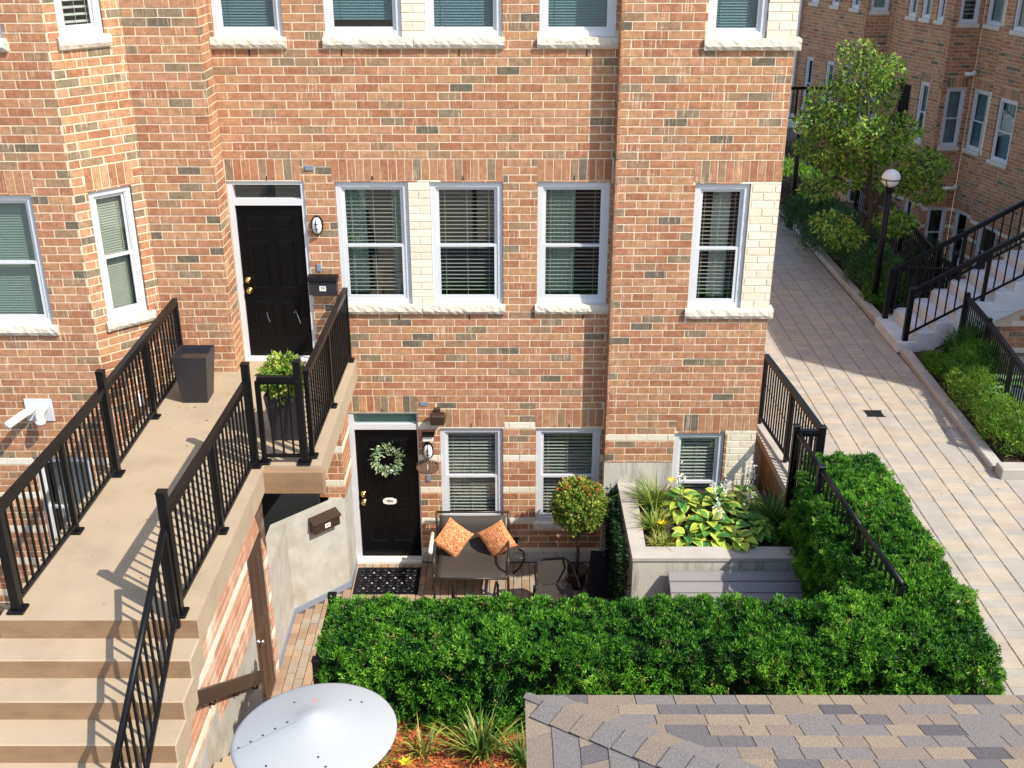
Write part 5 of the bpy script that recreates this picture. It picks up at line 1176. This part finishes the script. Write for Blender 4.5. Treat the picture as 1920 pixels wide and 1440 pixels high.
# lamp posts with globes
def globe_lamp(label, x, y, z0, z1, r_=.165):
    t = thing('globe_lamp', label, 'lamp post', (x, y, z0), 'globe lamps along the alley')
    b = MB(); b.tube([(x, y, z0), (x, y, z1 - r_ - .05)], .058, 12); b.obj('post', 'black_metal', t, smooth=True)
    b = MB(); b.lathe([(.11, 0), (.11, .06), (.07, .10), (.058, .2)], (x, y, z0), 16); b.obj('base', 'black_metal', t, smooth=True)
    b = MB(); b.lathe([(.06, 0), (.075, .03), (.10, .05), (.06, .07)], (x, y, z1 - r_ - .08), 16); b.obj('collar', 'black_metal', t, smooth=True)
    b = MB(); b.lathe([(max(.001, r_ * math.sin(a)), -r_ * math.cos(a)) for a in np.linspace(0, math.pi, 14)], (x, y, z1), 24); b.obj('globe', 'lamp_glass', t, smooth=True)
    b = MB(); q = r_ + .006
    b.tube([(x + q * math.cos(a), y + q * math.sin(a), z1 - .01) for a in np.linspace(0, 2 * math.pi, 25)], .010, 6, cap=False)
    for k_ in range(4):
        a = k_ * math.pi / 2 + .8; b.tube([(x + q * math.cos(e) * math.cos(a), y + q * math.cos(e) * math.sin(a), z1 - q * math.sin(e)) for e in np.linspace(0, 1.35, 8)], .008, 5)
    b.obj('cage', 'black_metal', t, smooth=True)
globe_lamp('black globe lamp post at the shaded kerb near the porch stair', 6.83, 6.42, ZP + .05, 3.96)
globe_lamp('black globe lamp post farther along beside the brick corner', 6.55, 12.0, ZP, 3.80, .16)

# ---- tree
def tree(label, base, paths, clusters, mats, wts, ln, wd, n_per, name='tree'):
    t = thing(name, label, 'tree', base); b = MB()
    for pts, r0, r1 in paths:
        k_ = len(pts); b.tube(pts, [r0 + (r1 - r0) * i / (k_ - 1) for i in range(k_)], 8)
    b.obj('trunk', 'bark', t, smooth=True); P = []; Nn = []
    for (c, r_, dn) in clusters:
        n = int(n_per * dn); d = unit(rng.normal(size=(n, 3))); q = rng.uniform(.25, 1, n) ** .45
        P.append(np.array(c) + d * (q * r_)[:, None] * np.array([1.15, 1.15, .7])); Nn.append(unit(d * .5 + np.array([0, 0, -.25]) + rng.normal(size=(n, 3)) * .6))
    P = np.concatenate(P); Nn = np.concatenate(Nn); V, F = leaf_quads(P, Nn, ln * rng.uniform(.6, 1.2, len(P)), wd * rng.uniform(.7, 1.2, len(P))); foliage('crown', V, F, mats, wts, t)
    tw = MB(); bases = [p for pts, _, _ in paths for p in pts[1:]]
    for (c, r_, dn) in clusters:
        q = min(bases, key=lambda e: math.dist(e, c)); m_ = [(q[i] + c[i]) / 2 + rng.normal() * .08 for i in range(3)]; tw.tube([q, m_, c], [.016, .011, .005], 5)
        for _ in range(4): e = np.array(c) + unit(rng.normal(size=(1, 3)))[0] * r_ * .8; tw.tube([c, tuple(e)], [.006, .003], 4)
    tw.obj('branches', 'bark', t, kind='stuff')
tx, ty = 7.15, 8.4
cl = []
rt = random.Random(5)
for (x, z, r_, dn) in [(6.6, 5.9, .35, .5), (6.75, 5.35, .5, 1), (6.3, 4.95, .5, 1), (7.1, 5.0, .5, 1), (6.0, 4.55, .4, .9), (6.4, 4.45, .5, 1.4), (6.95, 4.45, .55, 1.5), (7.45, 4.5, .45, .9), (6.2, 3.95, .45, 1.2), (6.8, 3.95, .5, 1.4), (7.35, 4.0, .5, 1.3), (7.85, 3.95, .4, .9), (8.2, 3.75, .38, .8), (8.05, 3.35, .35, .7), (7.55, 3.45, .4, .8), (6.6, 3.5, .4, .7), (6.25, 2.75, .38, .7), (6.6, 2.45, .35, .6), (7.6, 2.7, .36, .7), (7.9, 2.35, .3, .5), (7.3, 5.45, .35, .5), (6.9, 5.75, .3, .4), (6.2, 3.2, .35, .5)]:
    cl.append(((x, ty + rt.uniform(-.8, .7), z), r_, dn))
tree('leafy young tree with a forked trunk in the shaded shrub bed', (tx, ty, ZP), [([(7.15, 8.4, ZP), (7.17, 8.4, 2.2), (7.22, 8.4, 2.75), (7.12, 8.4, 3.4), (6.95, 8.35, 4.3), (6.8, 8.3, 5.2), (6.7, 8.3, 5.9)], .085, .012),
      ([(7.0, 8.55, ZP), (7.02, 8.5, 2.3), (7.2, 8.45, 2.8)], .06, .05), ([(7.2, 8.4, 2.75), (7.5, 8.35, 3.4), (7.85, 8.3, 3.9)], .05, .01), ([(7.15, 8.4, 3.1), (6.6, 8.5, 3.7), (6.1, 8.5, 4.2)], .04, .01),
      ([(7.0, 8.35, 4.1), (7.3, 8.2, 4.7), (7.45, 8.2, 5.3)], .03, .008), ([(7.2, 8.4, 2.7), (6.7, 8.3, 2.75), (6.3, 8.2, 2.8)], .03, .008)], cl, ['leaf_dark', 'leaf_mid', 'leaf_light', 'leaf_yellow'], [2.5, 5, 5, 2], .115, .052, 520)

# ---- shrubs and perennials
def feathery(label, c, rx, ry, h, mats, wts, n, ln=.10, wd=.012, name='shrub', cat='shrub', k=5):
    t = thing(name, label, cat, c); q = rng.uniform(0, 1, n); a = rng.uniform(0, 2 * math.pi, n); rr_ = np.sqrt(rng.uniform(0, 1, n)) 
    hh = h * (1 - .55 * rr_ ** 2) * (.35 + .65 * q) ; P = np.c_[c[0] + rx * rr_ * np.cos(a), c[1] + ry * rr_ * np.sin(a), c[2] + hh + lump(np.c_[a, rr_ * 3, q], 1.7, .10)]
    V, F = tufts(P, unit(np.c_[np.cos(a) * .4 * rr_, np.sin(a) * .4 * rr_, np.ones(n)]), k, ln, wd, .7, .8); foliage('foliage', V, F, mats, wts, t, k)
    b = MB()
    for i in range(7): an = i * .9; b.tube([(c[0], c[1], c[2] - .02), (c[0] + rx * .5 * math.cos(an), c[1] + ry * .5 * math.sin(an), c[2] + h * .75)], [.01, .003], 4)
    b.obj('stems', 'twig', t)
    return t
zs_ = ZP + .04
bl = ['blue_dark', 'blue_mid', 'blue_light', 'leaf_mid']
feathery('dark blue-green feathery shrub spilling over the path edge', (7.0, 9.6, zs_), .75, 1.1, .95, bl, [5, 4, 1, 2], 1500, .13, .016)
feathery('blue-green feathery shrub close to the tree trunks', (7.2, 7.6, zs_), .55, .7, .75, bl, [4, 4, 1, 3], 900, .12, .016)
feathery('tall soft green shrub farther along the shaded bed', (6.95, 11.4, zs_), .7, 1.0, 1.0, ['blue_dark', 'leaf_dark', 'blue_mid', 'leaf_mid'], [4, 4, 3, 2], 1100, .14, .02)
feathery('purplish grey bush behind the feathery shrubs', (6.95, 13.2, zs_), .8, .7, .85, ['purple_leaf', 'leaf_dark', 'purple_leaf'], [5, 2, 3], 700, .12, .03)
feathery('fresh green mound at the far end of the shrub bed', (7.1, 15.0, zs_), .9, .9, .85, ['leaf_light', 'leaf_mid', 'yew_light'], [4, 4, 2], 800, .13, .03)
feathery('green shrub climbing the far railing', (6.9, 18.4, zs_), .8, .8, 1.2, ['leaf_dark', 'leaf_mid', 'yew_mid'], [4, 4, 2], 600, .15, .035)
feathery('low green ground cover beside the lamp base', (7.15, 6.6, zs_), .42, .55, .3, ['leaf_dark', 'leaf_mid', 'yew_mid'], [4, 4, 2], 600, .10, .03)
feathery('green shrub in the sunken court by the basement window', (10.6, 15.2, -1.6), 1.2, 1.2, 2.3, ['blue_dark', 'leaf_dark', 'blue_mid'], [4, 4, 3], 900, .15, .02)
cs = ['yew_light', 'leaf_light', 'yew_tip', 'grass_lime', 'yew_mid']
feathery('tall dark feathery plant against the fence by the porch stair', (7.38, 3.3, zs_), .34, .42, .8, ['yew_dark', 'yew_mid', 'blue_mid'], [4, 4, 2], 800, .11, .01, name='perennial', cat='plant')
feathery('feathery green plant in the middle of the flower bed', (7.2, 2.45, zs_), .45, .6, .85, ['yew_mid', 'yew_light', 'leaf_mid', 'yew_dark'], [4, 3, 3, 2], 900, .10, .01, name='perennial', cat='plant')
feathery('bright yellow-green feathery plant along the path kerb', (6.98, 1.8, zs_), .32, .85, .58, cs, [4, 4, 3, 3, 2], 1000, .09, .012, name='perennial', cat='plant')
feathery('bright lime feathery clump near the front kerb corner', (7.0, .72, zs_), .38, .65, .6, cs, [4, 4, 4, 3, 2], 1100, .09, .012, name='perennial', cat='plant')
feathery('lime green plant behind the pale front kerb', (7.55, .4, zs_), .55, .42, .5, cs, [4, 4, 3, 3, 3], 800, .09, .014, name='perennial', cat='plant')
feathery('low green edging plant at the kerb near the stair foot', (6.92, 3.2, zs_), .16, .55, .25, ['yew_mid', 'leaf_mid', 'yew_light'], [4, 4, 3], 420, .07, .016, name='perennial', cat='plant')
feathery('yellow and rust coloured low plant beside the fence', (7.5, 1.1, zs_), .35, .45, .36, ['leaf_yellow', 'box_rust', 'leaf_mid', 'grass_lime'], [3, 1.2, 4, 3], 520, .09, .02, name='perennial', cat='plant')
for (lab, c) in (('pale broad-leaved plant among the yellow feathery foliage', (7.12, 1.55, zs_ + .32)), ('pale broad-leaved plant in front of the fence', (7.38, 1.75, zs_ + .38)), ('pale broad-leaved plant close to the front kerb', (7.16, .62, zs_ + .36))):
    hosta(lab, c, 9, .22, .12, .2, ('pale_green', 'pale_green', 'hosta_green', 'pale_green'), name='broadleaf_plant')

# ================================================================ ROW ACROSS THE ALLEY (its floors sit 1.6 m lower)
ZO = -1.6
def rwin(house, w_, u0, u1, lv, **k):
    z0, z1 = {1: (.72, 2.16), 2: (3.86, 5.46), 3: (7.12, 8.69)}[lv]; window(house, w_, u0, u1, z0 + ZO, z1 + ZO, sill=(u0 - .03, u1 + .04, z0 + ZO - .115, z0 + ZO + .002), **k)
def rops(lst): return [(a, b, {1: .72, 2: 3.86, 3: 7.12}[lv] + ZO, {1: 2.16, 2: 5.46, 3: 8.69}[lv] + ZO) for a, b, lv in lst]
def rsol(lst): return [(a - .02, b + .02, {1: 2.17, 2: 5.475, 3: 8.71}[lv] + ZO, {1: 2.44, 2: 5.745, 3: 8.98}[lv] + ZO) for a, b, lv in lst]
RT = 8.9
def facet(P, Q, wins, top=RT, bands=21, seed=0, extra=(), cream=()):
    L = math.dist(P, Q); u = ((Q[0] - P[0]) / L, (Q[1] - P[1]) / L)
    w_ = Wall(P, u, L, ZO, top, rops(wins) + list(extra), rsol(wins), cream, bands, (), zoff=ZO, seed=seed); w_.wins = wins; return w_
def row_house(label, pts, wins, seed, styles=None, base=(0, 0, 0), extra=None, cream=None):
    hs = thing('townhouse', label, 'house', base); ws = []
    for i, (P, Q) in enumerate(zip(pts[:-1], pts[1:])): ws.append(facet(P, Q, wins.get(i, []), seed=seed + i, extra=(extra or {}).get(i, ()), cream=(cream or {}).get(i, ())))
    build_walls(hs, ws, 0, ('mortar_pale', 'concrete'))
    for i, w_ in enumerate(ws):
        for j, (a, b_, lv) in enumerate(w_.wins): rwin(hs, w_, a, b_, lv, style=(styles or {}).get((i, lv), 'closed' if lv > 1 else 'none'), slat='blind_closed' if lv < 3 else 'blind_slat', glass='glass_teal', hung=lv < 3, **({'pitch': .11, 'tilt': -30} if (styles or {}).get((i, lv)) == 'open' else {}))
    rp = MB(); n = len(pts); rp.prism(list(pts) + [(pts[-1][0] + 6, pts[-1][1] + 3), (pts[0][0] + 6, pts[0][1] + 4)], RT, RT + .15); rp.obj('roof', 'concrete_grey', hs)
    return hs, ws
A0 = (11.07, 19.63); A1 = (11.74, 17.78); A2 = (11.66, 17.32); A3 = (12.47, 17.3); A4 = (12.72, 16.15); A5 = (12.52, 16.1); A6 = (13.2, 13.0)
creamR = {3: [(.79, 1.15, 3.86 + ZO, 5.48 + ZO), (.79, 1.15, 7.1 + ZO, 8.7 + ZO)]}
r1, w1_ = row_house('shaded brick row house with a chamfered bay behind the lamp post', [A0, A1, A2, A3, A4, A5, A6], {0: [(.25, .62, 3), (.82, 1.2, 3), (1.45, 1.75, 3), (1.2, 1.6, 2), (1.25, 1.6, 1)], 2: [(.15, .67, 2), (.17, .68, 3), (.14, .68, 1)], 3: [(.10, .76, 2), (.10, .76, 3), (.15, .75, 1)], 5: [(.35, 1.1, 2), (.35, 1.1, 3), (.4, 1.2, 1)]}, 50, {(2, 3): 'open'}, (12, 17, ZO),
    extra={0: [(.35, .85, 3.1 + ZO, 5.3 + ZO)]}, cream=creamR)
b = MB(w1_[0].fr()); b.box(.36, .84, -.1, -.04, 3.1 + ZO, 5.29 + ZO); b.obj('door', 'black_paint', r1)
b = MB(w1_[0].fr()); b.box(.355, .845, -.5, -.115, 3.1 + ZO, 5.29 + ZO); b.obj('door_recess', 'dark_room', r1)
C0 = (9.35, 24.3); C1 = (10.5, 21.2); C2 = (10.42, 20.75); C3 = (11.15, 20.72); C4 = (11.10, 19.75)
r2, w2_ = row_house('farther brick row house with stepped bays behind the young tree', [C0, C1, C2, C3, C4], {0: [(.5, .95, 3), (1.6, 2.0, 3), (2.6, 3.0, 3), (.6, 1.0, 2), (1.7, 2.1, 2), (2.6, 3.0, 2)], 2: [(.1, .62, 3), (.1, .62, 2), (.1, .62, 1)]}, 60, base=(10, 22, ZO))
E0 = (6.2, 28.6); E1 = (8.1, 28.2); E2 = (8.9, 27.2); E3 = (9.25, 24.4)
r3, w3_ = row_house('far brick house closing the alley with a white corner window', [E0, E1, E2, E3], {0: [(1.2, 1.75, 3), (1.1, 1.75, 2)], 1: [(.3, .75, 3), (.25, .75, 2)], 2: [(.4, .8, 3), (1.6, 2.0, 3), (.5, .9, 2), (1.6, 2.0, 2)]}, 70, base=(8, 27, ZO))
b = MB(); b.tube([(9.30, 24.15, ZO), (9.30, 24.15, RT)], .05, 8); tag(b.obj('downspout', 'pvc', smooth=True), 'pale downspout at the corner of the far row houses', 'downspout')
# porch far down the alley
t = thing('far_porch', 'white concrete porch with arched underside at the end of the alley', 'porch', (8.6, 21.5, 1.0))
b = MB(); b.bbox(7.0, 10.2, 20.6, 22.0, 2.15, 2.35, .02); b.obj('slab', 'concrete_grey', t)
for i in range(6): b = MB(); b.bbox(7.0 - (i + 1) * .3, 7.0 - i * .3 + .03, 20.6, 21.8, .9, 2.15 - i * .18, .01); b.obj('step', 'concrete_grey', t)
b = MB(); b.box(7.3, 7.6, 20.7, 21.9, .5, 2.149); b.obj('pier', 'brick_rust', t); b = MB(); b.box(9.6, 9.9, 20.7, 21.9, .5, 2.149); b.obj('pier', 'brick_rust', t)
railing('black railing on the far white porch', [(7.0, 20.66, 2.35), (8.6, 20.66, 2.35), (10.2, 20.66, 2.35)], top=1.0, posts={0, 2}, step=.13, base=False)
t2 = thing('far_porch', 'second pale porch beside the far corner house', 'porch', (7.4, 25.5, 1.4))
b = MB(); b.bbox(6.2, 8.2, 24.6, 26.2, 2.6, 2.8, .02); b.obj('slab', 'concrete_grey', t2); b = MB(); b.box(6.4, 8.0, 24.9, 26.0, .5, 2.6); b.obj('base', 'brick_rust', t2)
railing('black railing on the porch of the far corner house', [(6.2, 24.66, 2.8), (8.2, 24.66, 2.8)], top=1.05, posts={0, 1}, step=.13, base=False)
railing('dark sloping railing down from the far porch', [(7.0, 20.7, 2.3), (5.2, 20.7, 1.2)], top=.9, posts={0, 1}, step=.16, base=False)
# vent pipes on the row houses
for (lab, x, y, z, dx) in (('white vent elbow high between the bay windows', 12.46, 17.26, 4.25, -.32), ('white vent pipe above the basement window of the bay', 12.45, 17.25, 1.15, -.42)):
    t = thing('vent_pipe', lab, 'vent pipe', (x, y, z)); b = MB(); b.tube([(x, y + .05, z), (x - .02, y - .12, z), (x - .06, y - .16, z), (x + dx, y - .17, z + .01)], .045, 10); b.obj('pipe', 'pvc', t, smooth=True)
    b = MB(); b.tube([(x, y + .03, z), (x, y - .02, z)], .075, 12); b.obj('flange', 'pvc', t, smooth=True)
# nearer house of that row, just outside the frame: its corner shades the alley
D_ = [(11.35, 9.2), (11.35, -.95), (19, -.95)]
r4 = thing('townhouse', 'tall brick row house whose side shades the alley path', 'house', (14, 4, ZO))
w4 = [Wall(D_[0], (0, -1), 10.15, ZO, 10.6, (), (), (), 21, zoff=ZO, seed=81), Wall(D_[1], (1, 0), 7.6, ZO, 10.6, (), (), (), 21, zoff=ZO, seed=82)]
build_walls(r4, w4, 0, ('mortar_pale', 'concrete'))
b = MB(); b.box(11.36, 19, -.93, 9.2, 10.6, 10.8); b.obj('roof', 'concrete_grey', r4); b = MB(); b.box(11.4, 19, 9.1, 9.2, ZO, 10.59); b.obj('rear_wall', BR[2], r4)

# fallen leaves and crumbs, too small to count
def litter(name, spots, mats, wts):
    P = []
    for (x0, x1, y0, y1, z, n) in spots: P.append(np.c_[rng.uniform(x0, x1, n), rng.uniform(y0, y1, n), np.full(n, z + .003)])
    P = np.concatenate(P); n = len(P); a = rng.uniform(0, 6.28, n); V, F = leaf_quads(P, unit(np.c_[np.cos(a), np.sin(a), rng.uniform(0, .25, n)]), rng.uniform(.012, .045, n), rng.uniform(.008, .022, n), .1)
    foliage(name, V, F, mats, wts, None, kind='stuff')
litter('fallen_leaves', [(-4.0, -3.0, -2.2, -.6, LZ, 26), (-4.1, -2.8, -5.5, -2.2, LZ, 16), (3.9, 6.5, -1, 6, ZP, 60), (6.2, 6.56, 0, 4, ZP, 50), (6.2, 6.56, 5.8, 12, ZP, 160), (3.9, 4.5, -5, -1.3, ZP, 60), (-2.0, 1.3, -1.6, -.1, 0, 40)], ['mulch_dark', 'twig', 'leaf_yellow', 'leaf_dark'], [3, 3, 1, 2])
